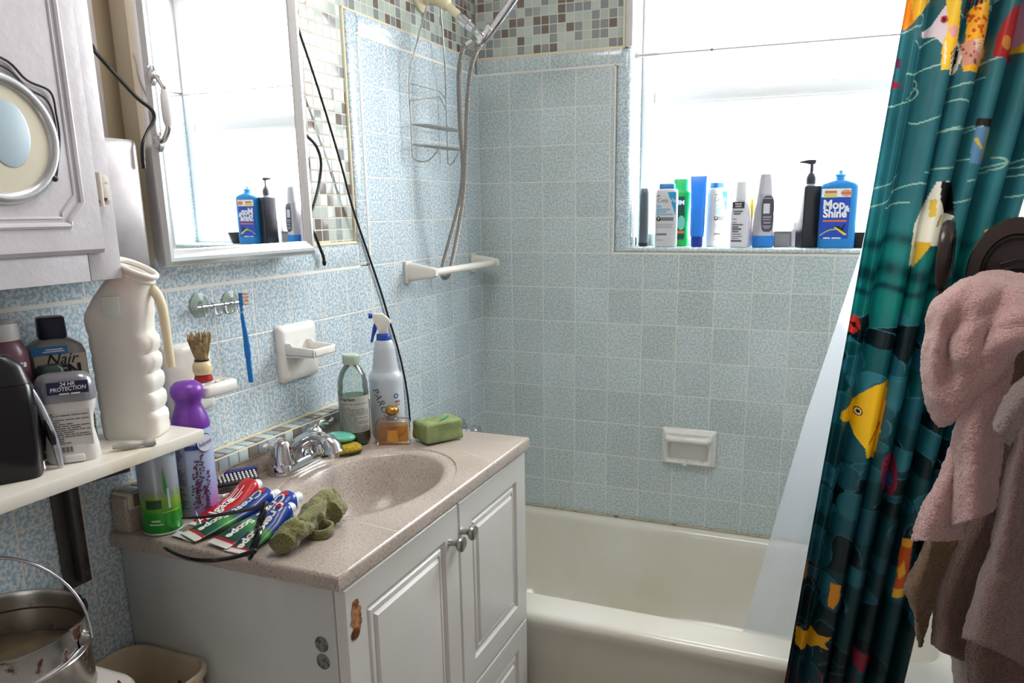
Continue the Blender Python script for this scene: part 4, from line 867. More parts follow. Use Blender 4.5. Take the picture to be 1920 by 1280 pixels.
# lavender sprigs printed on the front
sp_ = MB(); rg = random.Random(11); st_ = MB()
for (bx, bz, tx, tz_) in ((-0.006, 0.030, 0.006, 0.118), (-0.012, 0.045, -0.004, 0.108), (0.002, 0.010, 0.014, 0.085), (-0.010, 0.020, -0.006, 0.070), (0.006, 0.006, 0.004, 0.060)):
    f0 = on_cyl(0.0325, 0.0, 0.22, 0.001)
    st_.poly([f0(bx - 0.0004, bz - 0.02 if bz > 0.03 else bz), f0(bx + 0.0004, bz - 0.02 if bz > 0.03 else bz), f0(tx + 0.0003, tz_), f0(tx - 0.0003, tz_)])
    for k in range(26):
        t_ = k / 26; cx, cz = bx + (tx - bx) * t_ + rg.uniform(-1, 1) * 0.0068 * (1 - t_ * 0.6), bz + (tz_ - bz) * t_ + rg.uniform(-0.002, 0.002)
        a = rg.uniform(0, PI); r1, r2 = 0.0026, 0.0014
        sp_.poly([f0(cx + r1 * math.cos(q) * math.cos(a) - r2 * math.sin(q) * math.sin(a), cz + r1 * math.cos(q) * math.sin(a) + r2 * math.sin(q) * math.cos(a)) + Vector((0, -0.0002 * (k % 3), 0)) for q in [2 * PI * j / 8 for j in range(8)]])
st_.build('stem_print', mat('stem_green', '4a6b4a', 0.5), lv, recalc=False)
sp_.build('lavender_print', mat('lavender_flower', '4f2345', 0.5, var=(300, '6e3a66', 0.4, 0.6)), lv, recalc=False)
# mouthwash bottle
mpos = Z(668, 829, CT + 0.0008)
mw = thing('mouthwash_bottle', 'clear bottle of green liquid with a pale cap beside the soap', 'bottle', mpos, face(mpos))
R_ = 0.0345
MB().lathe([(0, 0.0), (0.024, 0), (0.032, 0.004), (R_, 0.012), (R_, 0.118), (R_ + 0.0005, 0.124), (R_ - 0.001, 0.130), (R_ - 0.0005, 0.140), (0.030, 0.160), (0.022, 0.176), (0.0165, 0.183), (0.0155, 0.188), (0, 0.188)], 44).build('bottle_wall', clear('clear_bottle', 'eef3ef', 0.03, diff=0.06), mw, smooth=60)
MB().lathe([(0, 0.002), (0.023, 0.002), (0.031, 0.006), (R_ - 0.0012, 0.013), (R_ - 0.0012, 0.113), (0, 0.113)], 44).build('liquid', clear('green_liquid', '7fb592', 0.02, diff=0.2), mw)
MB().lathe([(0, 0.0008), (0.023, 0.0008), (0.030, 0.004), (R_ - 0.0022, 0.014), (R_ - 0.003, 0.026), (0, 0.020)], 36).build('thick_base', mat('bottle_base', '2b3b3a', 0.15), mw)
mcap = MB().lathe([(0, 0.186), (0.0175, 0.186), (0.0185, 0.188), (0.0185, 0.205), (0.017, 0.208), (0, 0.208)], 40)
for k in range(40):
    a = 2 * PI * k / 40; mcap.box((0.0186 * math.cos(a), 0.0186 * math.sin(a), 0.196), (0.0012, 0.0012, 0.016), 0.0, rot=Matrix.Rotation(a, 3, 'Z'))
mcap.build('cap', mat('pale_green_cap', 'b4c5b4', 0.35), mw)
ml = patch(on_cyl(R_, 0.075, 0.0), -0.042, 0.042, -0.042, 0.041, 'label', mat('mw_label', 'a8aaa2', 0.5), mw, 24, 4)
bars(on_cyl(R_, 0.075, 0, 0.0010), fineprint(-0.036, 0.036, -0.040, 0.026, 16, 21, 0.4), 'small_print', mat('label_print', '6c706a', 0.6), ml)
text('Drug Facts', 0.0085, mat('label_dark', '3a3230', 0.6), ml, fn=on_cyl(R_, 0.110, -0.45, 0.0011), bold=0.0002)
# spray bottle
spos = Z(729, 812, CT + 0.0008)
so_ = thing('spray_bottle', 'white translucent spray bottle with a blue trigger and handwriting', 'bottle', spos, face(spos))
milk = mat('milky_bottle', 'ccd3da', 0.3, trans=0.25, sss=0.2)
MB().lathe([(0, 0), (0.036, 0), (0.0395, 0.004), (0.040, 0.010), (0.040, 0.135), (0.039, 0.146), (0.033, 0.152), (0.031, 0.158)] + [z_ for k in range(7) for z_ in ((0.0305 - k * 0.0009, 0.162 + k * 0.0075), (0.0290 - k * 0.0009, 0.166 + k * 0.0075))] + [(0.0225, 0.216), (0.0215, 0.222), (0.018, 0.228), (0, 0.228)], 44).build('body', milk, so_, smooth=50)
MB().lathe([(0, 0.222), (0.0165, 0.222), (0.0172, 0.224), (0.0165, 0.240), (0.015, 0.242), (0, 0.242)], 28).build('collar', mat('spray_blue', '1c3f9c', 0.35), so_)
# trigger head points to image left (local -x)
hd_ = MB().prism([(0.010, 0.242), (-0.010, 0.242), (-0.012, 0.252), (-0.021, 0.272), (-0.024, 0.287), (-0.022, 0.291), (0.000, 0.290), (0.014, 0.278), (0.020, 0.268), (0.014, 0.264), (0.011, 0.256)], 'Y', -0.009, 0.009, 0.003)
hd_.build('spray_head', mat('spray_white', 'd9d8d0', 0.35), so_)
MB().prism([(-0.013, 0.262), (-0.019, 0.270), (-0.024, 0.258), (-0.028, 0.236), (-0.031, 0.224), (-0.026, 0.222), (-0.021, 0.238), (-0.015, 0.250)], 'Y', -0.006, 0.006, 0.002).build('trigger', mat('spray_blue', '1c3f9c', 0.35), so_)
MB().lathe([(0, 0), (0.006, 0), (0.0065, 0.004), (0.005, 0.009), (0, 0.009)], 16, axis='X', c=(-0.032, 0, 0.285)).build('nozzle', mat('spray_blue', '1c3f9c', 0.35), so_)
ink = mat('marker_ink', '2c3140', 0.6)
text('PAROX', 0.024, ink, so_, fn=on_cyl(0.040, 0.082, -0.33, 0.0006, tilt=-1.15), shear=0.2, bold=-0.0002, spacing=1.05)
st2 = patch(on_cyl(0.040, 0.090, 0.62, 0.0006), -0.010, 0.010, -0.024, 0.018, 'sticker', mat('sticker_white', 'd3d2d2', 0.5), so_, 6, 2)
text('O', 0.016, mat('sticker_blue', '2b62ad', 0.5), st2, fn=on_cyl(0.040, 0.099, 0.55, 0.0014), bold=0.0007)
bars(on_cyl(0.040, 0.086, 0.62, 0.0014), [(-0.007, 0.007, 0, 0.006), (-0.006, 0.0, -0.008, 0.003), (0.002, 0.006, -0.008, 0.003)], 'small_print', mat('sticker_print', '8a7478', 0.6), st2)
# perfume
pp = Z(738, 829, CT + 0.0008)
pf = thing('perfume_bottle', 'square glass perfume bottle of amber liquid with a gold ball stopper', 'perfume', pp, face(pp) - 0.15)
MB().rbox([(0, 0.074, 0.036, 0.005), (0.003, 0.078, 0.040, 0.006), (0.048, 0.077, 0.039, 0.006), (0.055, 0.070, 0.034, 0.006), (0.057, 0.03, 0.03, 0.006)], 4).build('bottle_wall', clear('perfume_glass', 'f6f3ea', 0.03), pf)
MB().rbox([(0.006, 0.068, 0.031, 0.004), (0.043, 0.067, 0.031, 0.004)], 4).build('liquid', clear('amber_liquid', 'f6c361', 0.02, diff=0.2), pf)
MB().rbox([(0.008, 0.026, 0.0012, 0.0004), (0.034, 0.022, 0.0012, 0.0004)], 3, c=(0.002, -0.0205, 0)).build('relief', mat('amber_relief', 'c98a2c', 0.2), pf)
MB().lathe([(0, 0.056), (0.013, 0.056), (0.011, 0.060), (0.012, 0.064), (0, 0.065)], 24).build('neck', clear('neck_glass', 'eeeeea', 0.15, diff=0.1), pf)
gold = mat('gold_stopper', 'b98a4a', 0.18, 0.85)
st3 = MB().ball((0, 0, 0.0765), 0.0150, 1.05, 1.05, 0.78).build('stopper', gold, pf, smooth=70)
mb = MB()
for a in range(12): mb.tube([(0.0155 * math.cos(q) * math.cos(a * PI / 6), 0.0155 * math.cos(q) * math.sin(a * PI / 6), 0.0765 + 0.0118 * math.sin(q)) for q in [(-1.2 + 2.4 * j / 8) for j in range(9)]], 0.0007, 5)
mb.build('stopper_ribs', gold, st3)
# green foam block
bpz = Z(818, 826, CT + 0.0008)
bk = MB().box((0, 0, 0.0225), (0.098, 0.070, 0.045), 0.006, seg=3).sub(3)
bk.noise(0.0035, 55, 2.0)
M_ = Matrix.Translation(bpz + Vector((-0.002, 0.012, 0.0035))) @ Matrix.Rotation(face(bpz) + 0.52, 4, 'Z')
bk.xf(M_)
blk = tag(bk.build('foam_block', mat('foam_green', '8b9868', 0.85, var=(26, '6b7f4c', 0.4, 0.7), bump=(240, 0.5)), smooth=60), 'olive green foam block on the counter corner by the wall', 'block')
fm = lambda x, y: (M_ @ Vector((x, y, 0.0462 + 0.0022)))
for pts_ in (((-0.006, -0.022), (0.010, -0.016), (0.033, 0.002), (0.036, 0.006), (0.030, 0.004), (0.012, -0.008), (-0.004, -0.016)), ((-0.028, 0.008), (-0.022, 0.006), (-0.016, 0.011), (-0.024, 0.013))):
    MB().poly([fm(x_, y_) for x_, y_ in pts_]).build('paint_smear', mat('teal_smear', '2f8a6c', 0.7), blk, label='teal smear across the top')
# sponge and bar of soap
sgp = Z(638, 852, CT + 0.0008)
sg = thing('scrub_sponge', 'yellow sponge with a dark green scouring side next to the faucet', 'sponge', sgp + Vector((0.002, 0.016, 0)), 0.9)
sg.scale = (0.92, 0.92, 0.72)
MB().rbox([(0.0, 0.070, 0.050, 0.016), (0.003, 0.076, 0.055, 0.020), (0.008, 0.076, 0.055, 0.020)], 6).build('scouring_pad', mat('pad_green', '2d3a22', 0.9, bump=(300, 0.8)), sg)
MB().rbox([(0.008, 0.075, 0.054, 0.020), (0.012, 0.076, 0.055, 0.020), (0.020, 0.074, 0.053, 0.020), (0.024, 0.066, 0.045, 0.018)], 6).sub(1).noise(0.003, 90).build('foam', mat('sponge_yellow', 'b99a1f', 0.9, var=(170, '8d7a22', 0.42, 0.6), bump=(220, 0.9)), sg, smooth=60)
sop = thing('soap_bar', 'teal green oval soap bar leaning on the sponge', 'soap', Z(641, 826, CT + 0.016) + Vector((0.004, -0.017, 0.004)), rot=(0.10, 0.10, 0.75))
MB().ball((0, 0, 0.010), 0.037, 1.0, 0.66, 0.30, 28, 16).build('bar', mat('soap_teal', '5fae97', 0.3, sss=0.2), sop, smooth=70)
# ------------------------------------------------------------------ toothpaste tubes
def tube_paste(name, label, cap_px, cr_px, w, kind, lift=0.0, zc=0.884):
    cpt = Z(cap_px[0], cap_px[1], CT + 0.012 + lift); kpt = Z(cr_px[0], cr_px[1], CT + 0.002 + lift)
    d = cpt - kpt; Lh = d.length; rz = math.atan2(d.y, d.x); ry = -math.asin((d.z) / Lh)
    t = thing(name, label, 'toothpaste', kpt, rot=(0, 0, rz), group='toothpaste tubes in the pile')
    pitch_ = Matrix.Rotation(ry, 4, 'Y')
    Lb = Lh - 0.018
    secs = [(0.0, w, 0.0016), (0.008, w, 0.0020), (0.012, w * 0.99, 0.003), (0.35 * Lb, w * 0.95, 0.012), (0.65 * Lb, w * 0.86, 0.018), (0.90 * Lb, w * 0.76, w * 0.70), (Lb - 0.004, w * 0.74, w * 0.72), (Lb, w * 0.62, w * 0.60), (Lb + 0.002, 0.014, 0.014)]
    def sec(x, w_, h): 
        n = 28; o = []
        for k in range(n):
            a = 2 * PI * k / n; e = 0.75
            o.append((x, w_ / 2 * math.copysign(abs(math.cos(a)) ** e, math.cos(a)), h / 2 + h / 2 * math.copysign(abs(math.sin(a)) ** e, math.sin(a))))
        return o
    body = MB().loft([sec(*s_) for s_ in secs]); 
    tm_ = NT(name + '_print'); tc = tm_.n('ShaderNodeTexCoord'); sx_ = tm_.n('ShaderNodeSeparateXYZ', i_Vector=(tc, 3)); nz = tm_.n('ShaderNodeTexNoise', i_Vector=(tc, 3), i_Scale=40.0, i_Detail=3.0)
    u = tm_.math('DIVIDE', (sx_, 0), Lb)
    if kind == 'red':
        c = tm_.ramp(u, [(0.0, 'd9d5d0'), (0.06, 'd9d5d0'), (0.065, 'b3181f'), (0.95, 'b3181f'), (0.955, 'd9d5d0')], 'CONSTANT'); colr = (c, 0)
    else:
        uu = tm_.math('ADD', u, tm_.math('MULTIPLY', tm_.math('SUBTRACT', nz, 0.5), 0.10))
        c0 = tm_.ramp(u, [(0.0, 'd3d2cc'), (0.075, 'a81d22'), (0.115, '123c2c')], 'CONSTANT')
        c1 = tm_.ramp(uu, [(0.10, '123f30'), (0.28, '1f5a3c'), (0.42, '4f9e4a'), (0.50, '2a5f46'), (0.56, '16377f'), (0.90, '1a3f96')])
        msk = tm_.math('GREATER_THAN', u, 0.115)
        c2 = tm_.mix(msk, (c0, 0), (c1, 0)); e_ = tm_.ramp(u, [(0.0, (0, 0, 0, 1)), (0.955, (1, 1, 1, 1))], 'CONSTANT')
        colr = tm_.mix((e_, 0), c2, lin('d9dbe2'))
    b_ = tm_.n('ShaderNodeBsdfPrincipled', i_Roughness=0.25, i_Base_Color=colr)
    body.xf(pitch_); body.build('tube', tm_.out(b_), t, smooth=60)
    MB().lathe([(0, Lb), (0.0095, Lb), (0.0095, Lb + 0.015), (0.008, Lb + 0.017), (0, Lb + 0.017)], 24, axis='X', c=(0, 0, w * 0.34)).xf(pitch_).build('cap', mat('paste_cap', 'd5dade', 0.3), t)
    def top(x0, s_=1):
        def f(x, y):
            xx = x0 - x * s_; q_ = xx / Lb
            pr = [(a[0] / Lb, a[1], a[2]) for a in secs]
            for (a, b) in zip(pr, pr[1:]):
                if a[0] <= q_ <= b[0] + 1e-9:
                    k = (q_ - a[0]) / (b[0] - a[0]); w_ = a[1] + (b[1] - a[1]) * k; h = a[2] + (b[2] - a[2]) * k; break
            else: w_, h = secs[-2][1], secs[-2][2]
            yy = -y * s_; cc = max(-0.95, min(0.95, 2 * yy / w_)); s0 = (1 - abs(cc) ** (1 / 0.375)) if abs(cc) < 1 else 0
            hh = h / 2 + h / 2 * (max(0.0, 1 - abs(cc) ** (2 / 0.75))) ** (0.75 / 2)
            return pitch_ @ Vector((xx, yy, hh + 0.0008))
        return f
    return t, Lb, top
white_p = mat('paste_white', 'e6e6e2', 0.5)
t0_, Lb, top = tube_paste('toothpaste_tube', 'red toothpaste tube lying behind the blue and green tubes', (489, 921), (373, 987), 0.050, 'red')
text('Colgate', 0.026, white_p, t0_, fn=top(Lb * 0.30, -1), bold=0.0006)
bars(top(Lb * 0.66, -1), [(-0.02, 0.02, 0.008, 0.002), (-0.018, 0.014, 0.003, 0.002), (-0.02, 0.022, -0.004, 0.002), (-0.02, 0.010, -0.009, 0.002)], 'small_print', white_p, t0_)
for cp, kp, lab, lf_ in (((527, 941), (352, 1008), 'green and blue toothpaste tube nearest the red tube, white crimped end at the counter edge', 0.003),
                    ((566, 946), (406, 1023), 'green and blue toothpaste tube in the middle, its cap against the green washcloth', 0.003),
                    ((552, 966), (441, 1037), 'green and blue toothpaste tube lying under the eyeglasses and the washcloth', 0.000)):
    t1_, Lb, top = tube_paste('toothpaste_tube', lab, cp, kp, 0.050, 'mint', lf_)
    text('Scope', 0.021, white_p, t1_, fn=top(Lb * 0.30, 1), bold=0.0009)
    MB().poly([top(Lb * 0.30, 1)(0.0028 * math.cos(2 * PI * k / 16), -0.002 + 0.0028 * math.sin(2 * PI * k / 16)) + Vector((0, 0, 0.0004)) for k in range(16)]).build('red_dot', mat('red_print', 'b81f28', 0.5), t1_, recalc=False)
    bars(top(Lb * 0.30, 1), [(-0.012, 0.016, -0.014, 0.0035)], 'navy_bar', mat('navy_bar', '1b2c5c', 0.5), t1_)
    text('Crest', 0.024, white_p, t1_, fn=top(Lb * 0.72, 1), bold=0.0007, shear=0.1)
    MB().poly([top(Lb * 0.90, 1)(0.006 * math.cos(2 * PI * k / 18), 0.010 * math.sin(2 * PI * k / 18)) + Vector((0, 0, 0.0003)) for k in range(18)]).build('red_mark', mat('red_print', 'b81f28', 0.5), t1_, recalc=False)
# hairbrush pad with white bristles behind the tubes
c0, c1 = Z(402, 925, CT), Z(470, 912, CT)
dv = (c1 - c0); rz_ = math.atan2(dv.y, dv.x)
hbk = thing('bristle_brush', 'blue-edged brush with rows of white bristles behind the red toothpaste', 'brush', c0.lerp(c1, 0.5) + Vector((0.012, 0, 0.0115)), rz_)
mb = MB().b2((-0.042, -0.004, 0.002), (0.042, 0.030, 0.010), 0.004); mb.xf(Matrix.Rotation(0.35, 4, 'X')); mb.build('pad', mat('brush_black', '15161c', 0.5), hbk)
mb = MB().b2((-0.045, 0.026, 0.001), (0.045, 0.034, 0.014), 0.003); mb.xf(Matrix.Rotation(0.35, 4, 'X')); mb.build('blue_edge', mat('brush_blue', '1f2b78', 0.35), hbk)
mb = MB()
for i in range(11):
    for j in range(4): mb.tube([(-0.036 + i * 0.0072, 0.002 + j * 0.006, 0.008), (-0.036 + i * 0.0072, 0.002 + j * 0.006 - 0.001, 0.015)], 0.0021, 6)
mb.xf(Matrix.Rotation(0.35, 4, 'X')); o = mb.build('bristles', mat('brush_white', 'd2d2cf', 0.5), hbk); o['kind'] = 'stuff'
for i_, (px, py, r_) in enumerate(((396, 935, 0.5),)):
    fk = thing('floss_pick', 'white plastic floss pick lying beside the lavender can', 'floss pick', Z(407, 932, CT + 0.002), r_)
    MB().tube(cr([(-0.02, 0, 0.001), (0.0, 0.001, 0.003), (0.014, 0, 0.004)], 5), 0.0018, 8).tube(cr([(0.012, -0.008, 0.004), (0.014, 0, 0.004), (0.022, 0.003, 0.004), (0.026, -0.006, 0.004)], 5), 0.0018, 8).build('pick', white_plastic, fk)
# clear packet at the counter edge
sa = thing('plastic_packet', 'flat clear plastic packet with white ends poking out from under the toothpaste', 'packet', (0, 0, 0))
q0, q1, q2, q3 = Z(322, 1006, CT + 0.001), Z(362, 1018, CT + 0.001), Z(400, 985, CT + 0.002), Z(362, 978, CT + 0.002)
MB().grid(lambda i, j: q0.lerp(q1, i).lerp(q3.lerp(q2, i), j) + Vector((0, 0, 0.0012 * math.sin(i * 5 + j * 4) + 0.0012)), 8, 8).build('film', clear('packet_film', 'e9e9e6', 0.12, 0.1, 0.15), sa)
MB().grid(lambda i, j: q0.lerp(q1, i).lerp(q3.lerp(q2, i), j * 0.30) + Vector((0, 0, 0.0012 * math.sin(i * 5 + j * 1.2) + 0.0018)), 8, 4).build('white_end', mat('packet_white', 'c9c9cc', 0.4), sa)
# ------------------------------------------------------------------ eyeglasses
gl = thing('eyeglasses', 'black framed eyeglasses lying on the toothpaste, one temple over the counter edge', 'eyeglasses', (0, 0, 0))
gb = mat('glasses_black', '0b0b0d', 0.15)
N_, Fh = Z(474, 1038, 0.893), Z(496, 949, 0.926)
ax = (Fh - N_); wid = ax.length; ax.normalize()
upv = Vector((0.35, 0.25, 0.9)); upv = (upv - ax * upv.dot(ax)).normalized()
outv = ax.cross(upv).normalized()
fr_ = MB()
lensm = clear('lens', 'c3ccd4', 0.14, 0.03)
for c_, s_ in ((0.24, 1), (0.76, 1)):
    ctr = N_ + ax * wid * c_ - upv * 0.002
    pts = [ctr + ax * (wid * 0.225) * math.cos(2 * PI * k / 36) + upv * 0.024 * math.sin(2 * PI * k / 36) * (1.0 if math.sin(2 * PI * k / 36) < 0 else 0.9) for k in range(36)]
    fr_.tube(pts, 0.0030, 8, closed=True)
    MB().poly([ctr + (p - ctr) * 0.97 for p in pts]).build('lens', lensm, gl, smooth=0)
bc = N_ + ax * wid * 0.5
fr_.tube(cr([bc - ax * wid * 0.06 + upv * 0.002, bc + upv * 0.006, bc + ax * wid * 0.06 + upv * 0.002], 5), 0.0024, 8)
fr_.ball(N_ + upv * 0.006, 0.0045).ball(Fh + upv * 0.006, 0.0045)
fr_.build('frame_front', gb, gl)
t1 = [N_ + upv * 0.006, Z(440, 1044, 0.895), Z(400, 1050, 0.896), Z(368, 1049, 0.894), Z(342, 1043, 0.890), Z(322, 1034, 0.886), Z(311, 1028, 0.884)]
tp = cr(t1, 6); MB().tube(tp, [0.0056 - 0.0012 * i / len(tp) for i in range(len(tp))], 10, flat=0.6).build('temple', gb, gl)
for k in (0.25, 0.4): MB().ball(Vector(t1[0]).lerp(t1[1], k) + Vector((0.002, -0.003, 0.001)), 0.0012, u=8, v=6).build('stud', nickel, gl)
t2 = [Fh + upv * 0.006, Z(470, 954, 0.925), Z(430, 962, 0.921), Z(390, 968, 0.915), Z(360, 970, 0.908), Z(342, 971, 0.902)]
tp = cr(t2, 6); MB().tube(tp, [0.0042 - 0.0022 * i / len(tp) for i in range(len(tp))], 10, flat=0.6).build('temple', mat('glasses_gray', '2d2d30', 0.2), gl)
# ------------------------------------------------------------------ green washcloth, bunched up
def terry(name, c, c2, sheen=0.4):
    t = NT(name); tc = t.n('ShaderNodeTexCoord')
    n1 = t.n('ShaderNodeTexNoise', i_Vector=(tc, 3), i_Scale=420.0, i_Detail=2.0); n2 = t.n('ShaderNodeTexNoise', i_Vector=(tc, 3), i_Scale=14.0, i_Detail=3.0)
    cc = t.mix((t.ramp(n1, [(0.35, (0, 0, 0, 1)), (0.65, (1, 1, 1, 1))]), 0), lin(c2), lin(c))
    c3 = t.mix((t.ramp(n2, [(0.4, (0, 0, 0, 1)), (0.8, (.35, .35, .35, 1))]), 0), cc, lin(c2))
    bp = t.n('ShaderNodeBump', i_Strength=0.9, i_Distance=0.003, i_Height=n1)
    b = t.n('ShaderNodeBsdfPrincipled', i_Roughness=0.95, i_Base_Color=c3, i_Normal=bp); b.inputs['Sheen Weight'].default_value = sheen; b.inputs['Specular IOR Level'].default_value = 0.1
    return t.out(b)
cloth_green = terry('terry_green', '8f8c58', '62643a')
wcth = thing('washcloth', 'olive green washcloth twisted into a roll on the counter', 'cloth', (0, 0, 0))
p = cr([Z(530, 1018, CT + 0.024), Z(548, 999, CT + 0.027), Z(575, 977, CT + 0.029), Z(600, 954, CT + 0.033), Z(616, 940, CT + 0.033), Z(626, 948, CT + 0.029), Z(620, 964, CT + 0.026)], 10)
rr = [0.019 + 0.006 * math.sin(i / len(p) * PI) + 0.002 * math.sin(i * 0.23) for i in range(len(p))]
MB().tube(p, rr, 30, flat=0.85).sub(1).noise(0.007, 34, 1.0).noise(0.0045, 75, 4.0).noise(0.0022, 420, 2.0).build('roll', cloth_green, wcth, smooth=80)
p = cr([Z(560, 985, CT + 0.036), Z(585, 962, CT + 0.042), Z(606, 942, CT + 0.044), Z(622, 934, CT + 0.034)], 10)
MB().tube(p, [0.014 + 0.002 * math.sin(i * 0.2) for i in range(len(p))], 24, flat=0.6).noise(0.003, 50, 7.0).noise(0.0022, 400, 2.0).build('top_fold', cloth_green, wcth, smooth=80)
lp = cr([Z(575, 1000, CT + 0.006), Z(590, 1006, CT + 0.006), Z(612, 1003, CT + 0.007), Z(624, 992, CT + 0.010), Z(612, 985, CT + 0.016), Z(590, 988, CT + 0.014)], 8)
mb = MB()
L_ = []
for q in lp: L_.append([q + Vector((0, 0, -0.0045)), q + Vector((0, 0, 0.010))])
mb.loft(L_, closed=False); lo = mb.build('loose_fold', cloth_green, wcth, smooth=80)
md = lo.modifiers.new('thick', 'SOLIDIFY'); md.thickness = 0.005; md.offset = 0
# ------------------------------------------------------------------ bottles along the window sill
SZ = SILL + 0.0006
def sill(px, y): 
    p = Y(px, 462, y); return Vector((p.x, y, SZ))
def sillthing(name, label, cat, px, y, rz=None, add=0.0):
    p = sill(px, y); k = ppm(p)
    return thing(name, label, cat, p, face(p) * 0.6 + add if rz is None else rz), k
GS = 'bottles and jars lined up on the window sill'
t, k = sillthing('brown_bottle', 'tiny dark brown bottle in the left corner of the window sill', 'bottle', 1187, 0.085)
MB().lathe([(0, 0), (0.010, 0), (0.011, 0.002), (0.011, 0.024), (0.006, 0.030), (0, 0.030)], 20).build('body', mat('amber_glass', '3a1d12', 0.2), t)
MB().lathe([(0, 0.030), (0.007, 0.030), (0.007, 0.040), (0, 0.041)], 16).build('cap', mat('brown_cap', '2a211d', 0.4), t)
t, k = sillthing('gray_bottle', 'tall slate gray rounded bottle at the left end of the window sill', 'bottle', 1207, 0.060)
MB().rbox([(0, 0.026, 0.034, 0.011), (0.003, 0.029, 0.036, 0.012), (0.155, 0.029, 0.036, 0.012), (0.170, 0.028, 0.034, 0.012), (0.174, 0.022, 0.028, 0.010)], 5).build('body', mat('slate_bottle', '5a646c', 0.25), t)
MB().rbox([(0, 0.030, 0.037, 0.012), (0.010, 0.030, 0.037, 0.012)], 5).build('base_cap', mat('slate_dark', '23282c', 0.4), t)
t, k = sillthing('clear_cup', 'small clear cup behind the left white lotion bottle', 'cup', 1223, 0.092)
MB().lathe([(0, 0), (0.011, 0), (0.012, 0.002), (0.012, 0.036), (0, 0.037)], 20).build('cup', mat('pale_cup', 'aab7b9', 0.3), t)
def lotion(px, y, label, w_, h, m, capm, rz=None, add=0.0, d=0.036):
    t, k = sillthing('lotion_bottle', label, 'bottle', px, y, rz, add); t['group'] = 'white lotion bottles on the sill'
    MB().rbox([(0, w_ * 0.95, d * 0.9, 0.010), (0.004, w_, d, 0.012), (h * 0.80, w_, d, 0.012), (h * 0.88, w_ * 0.97, d, 0.012), (h * 0.91, w_ * 0.90, d * 0.9, 0.012), (h * 0.92, w_ * 0.6, d * 0.8, 0.010)], 6).build('body', m, t)
    MB().rbox([(h * 0.915, w_ * 0.70, d * 0.78, 0.008), (h * 0.925, w_ * 0.72, d * 0.8, 0.009), (h * 0.99, w_ * 0.70, d * 0.78, 0.009), (h, w_ * 0.64, d * 0.7, 0.008)], 5).build('cap', capm, t)
    return t
cer_w = mat('lotion_white', 'd3d5d8', 0.35); cer_b = mat('lotion_blue', '3d86c6', 0.35)
def lotion_print(t, w_, h, d=0.036):
    fy = -d / 2 - 0.0006; z = lambda a: h * a
    MB().poly([(w_ * 0.05, fy, z(0.865)), (w_ * 0.43, fy, z(0.865)), (w_ * 0.43, fy, z(0.50))]).build('blue_wedge', mat('wedge_blue', '2f9bd0', 0.4), t, recalc=False)
    text('Cera', 0.018, print_gray, t, fn=on_flat(-w_ * 0.17, z(0.735), fy - 0.0002), sx=0.9, bold=-0.00005)
    text('Ve', 0.018, print_white, t, fn=on_flat(w_ * 0.29, z(0.735), fy - 0.0006), sx=0.9)
    bars(on_flat(0, 0, fy - 0.0002), [(-w_ * 0.42, -w_ * 0.30, z(0.81), 0.003)], 'red_print', mat('tiny_red', '8a3a3a', 0.5), t)
    bars(on_flat(0, 0, fy - 0.0002), [(-w_ * 0.42, -w_ * 0.22, z(0.645), 0.006), (-w_ * 0.42, w_ * 0.18, z(0.595), 0.005), (-w_ * 0.42, w_ * 0.02, z(0.555), 0.005), (-w_ * 0.42, w_ * 0.30, z(0.515), 0.004)], 'blue_print', mat('pale_blue_print', '86b2cf', 0.5), t)
    MB().poly([(-w_ * 0.33 + 0.0068 * math.cos(2 * PI * q / 24), fy - 0.0003, z(0.445) + 0.0068 * math.sin(2 * PI * q / 24)) for q in range(24)]).build('badge', print_black, t, recalc=False)
    text('P', 0.010, print_white, t, fn=on_flat(-w_ * 0.33, z(0.445), fy - 0.0007), bold=0.0003)
    bars(on_flat(0, 0, fy - 0.0002), [(-w_ * 0.22, w_ * 0.34, z(0.458), 0.0045), (-w_ * 0.22, w_ * 0.34, z(0.430), 0.0045), (-w_ * 0.42, w_ * 0.05, z(0.20), 0.0055)], 'gray_print', mat('mid_gray_print', '77777c', 0.5), t)
    bars(on_flat(0, 0, fy - 0.0002), [(-w_ * 0.42, w_ * 0.36, z(0.36), 0.002), (-w_ * 0.42, w_ * 0.28, z(0.335), 0.002), (-w_ * 0.42, w_ * 0.33, z(0.31), 0.002), (-w_ * 0.42, -w_ * 0.1, z(0.11), 0.002)], 'small_print', mat('pale_gray_print', 'a9abb0', 0.5), t)
lt = lotion(1248, 0.032, 'white lotion bottle with a blue cap and a blue corner wedge on the window sill', 0.066, 0.186, cer_w, cer_b)
lotion_print(lt, 0.066, 0.186)
# green body wash
t, k = sillthing('body_wash_bottle', 'bright green body wash bottle partly behind the white lotion bottle', 'bottle', 1274, 0.082)
MB().rbox([(0, 0.052, 0.034, 0.012), (0.004, 0.056, 0.036, 0.013), (0.03, 0.053, 0.035, 0.013), (0.06, 0.051, 0.034, 0.013), (0.10, 0.056, 0.036, 0.013), (0.155, 0.064, 0.036, 0.014), (0.162, 0.060, 0.034, 0.014), (0.166, 0.048, 0.032, 0.013)], 6).build('body', mat('wash_green', '17a548', 0.3), t)
MB().rbox([(0.166, 0.046, 0.030, 0.012), (0.196, 0.047, 0.031, 0.012), (0.200, 0.042, 0.026, 0.010)], 5).build('cap', mat('wash_cap', '35c064', 0.35), t)
wl_ = patch(on_flat(-0.004, 0.085, -0.0192), -0.017, 0.017, -0.065, 0.063, 'label', mat('wash_label', '0f4637', 0.4), t, 2, 2)
MB().poly([(0.004 + 0.012 * math.cos(q), -0.0199, 0.070 + 0.022 * math.sin(q)) for q in [2 * PI * j / 24 for j in range(24)]]).build('leaf_print', mat('mint_print', '6fb89a', 0.5), wl_, recalc=False)
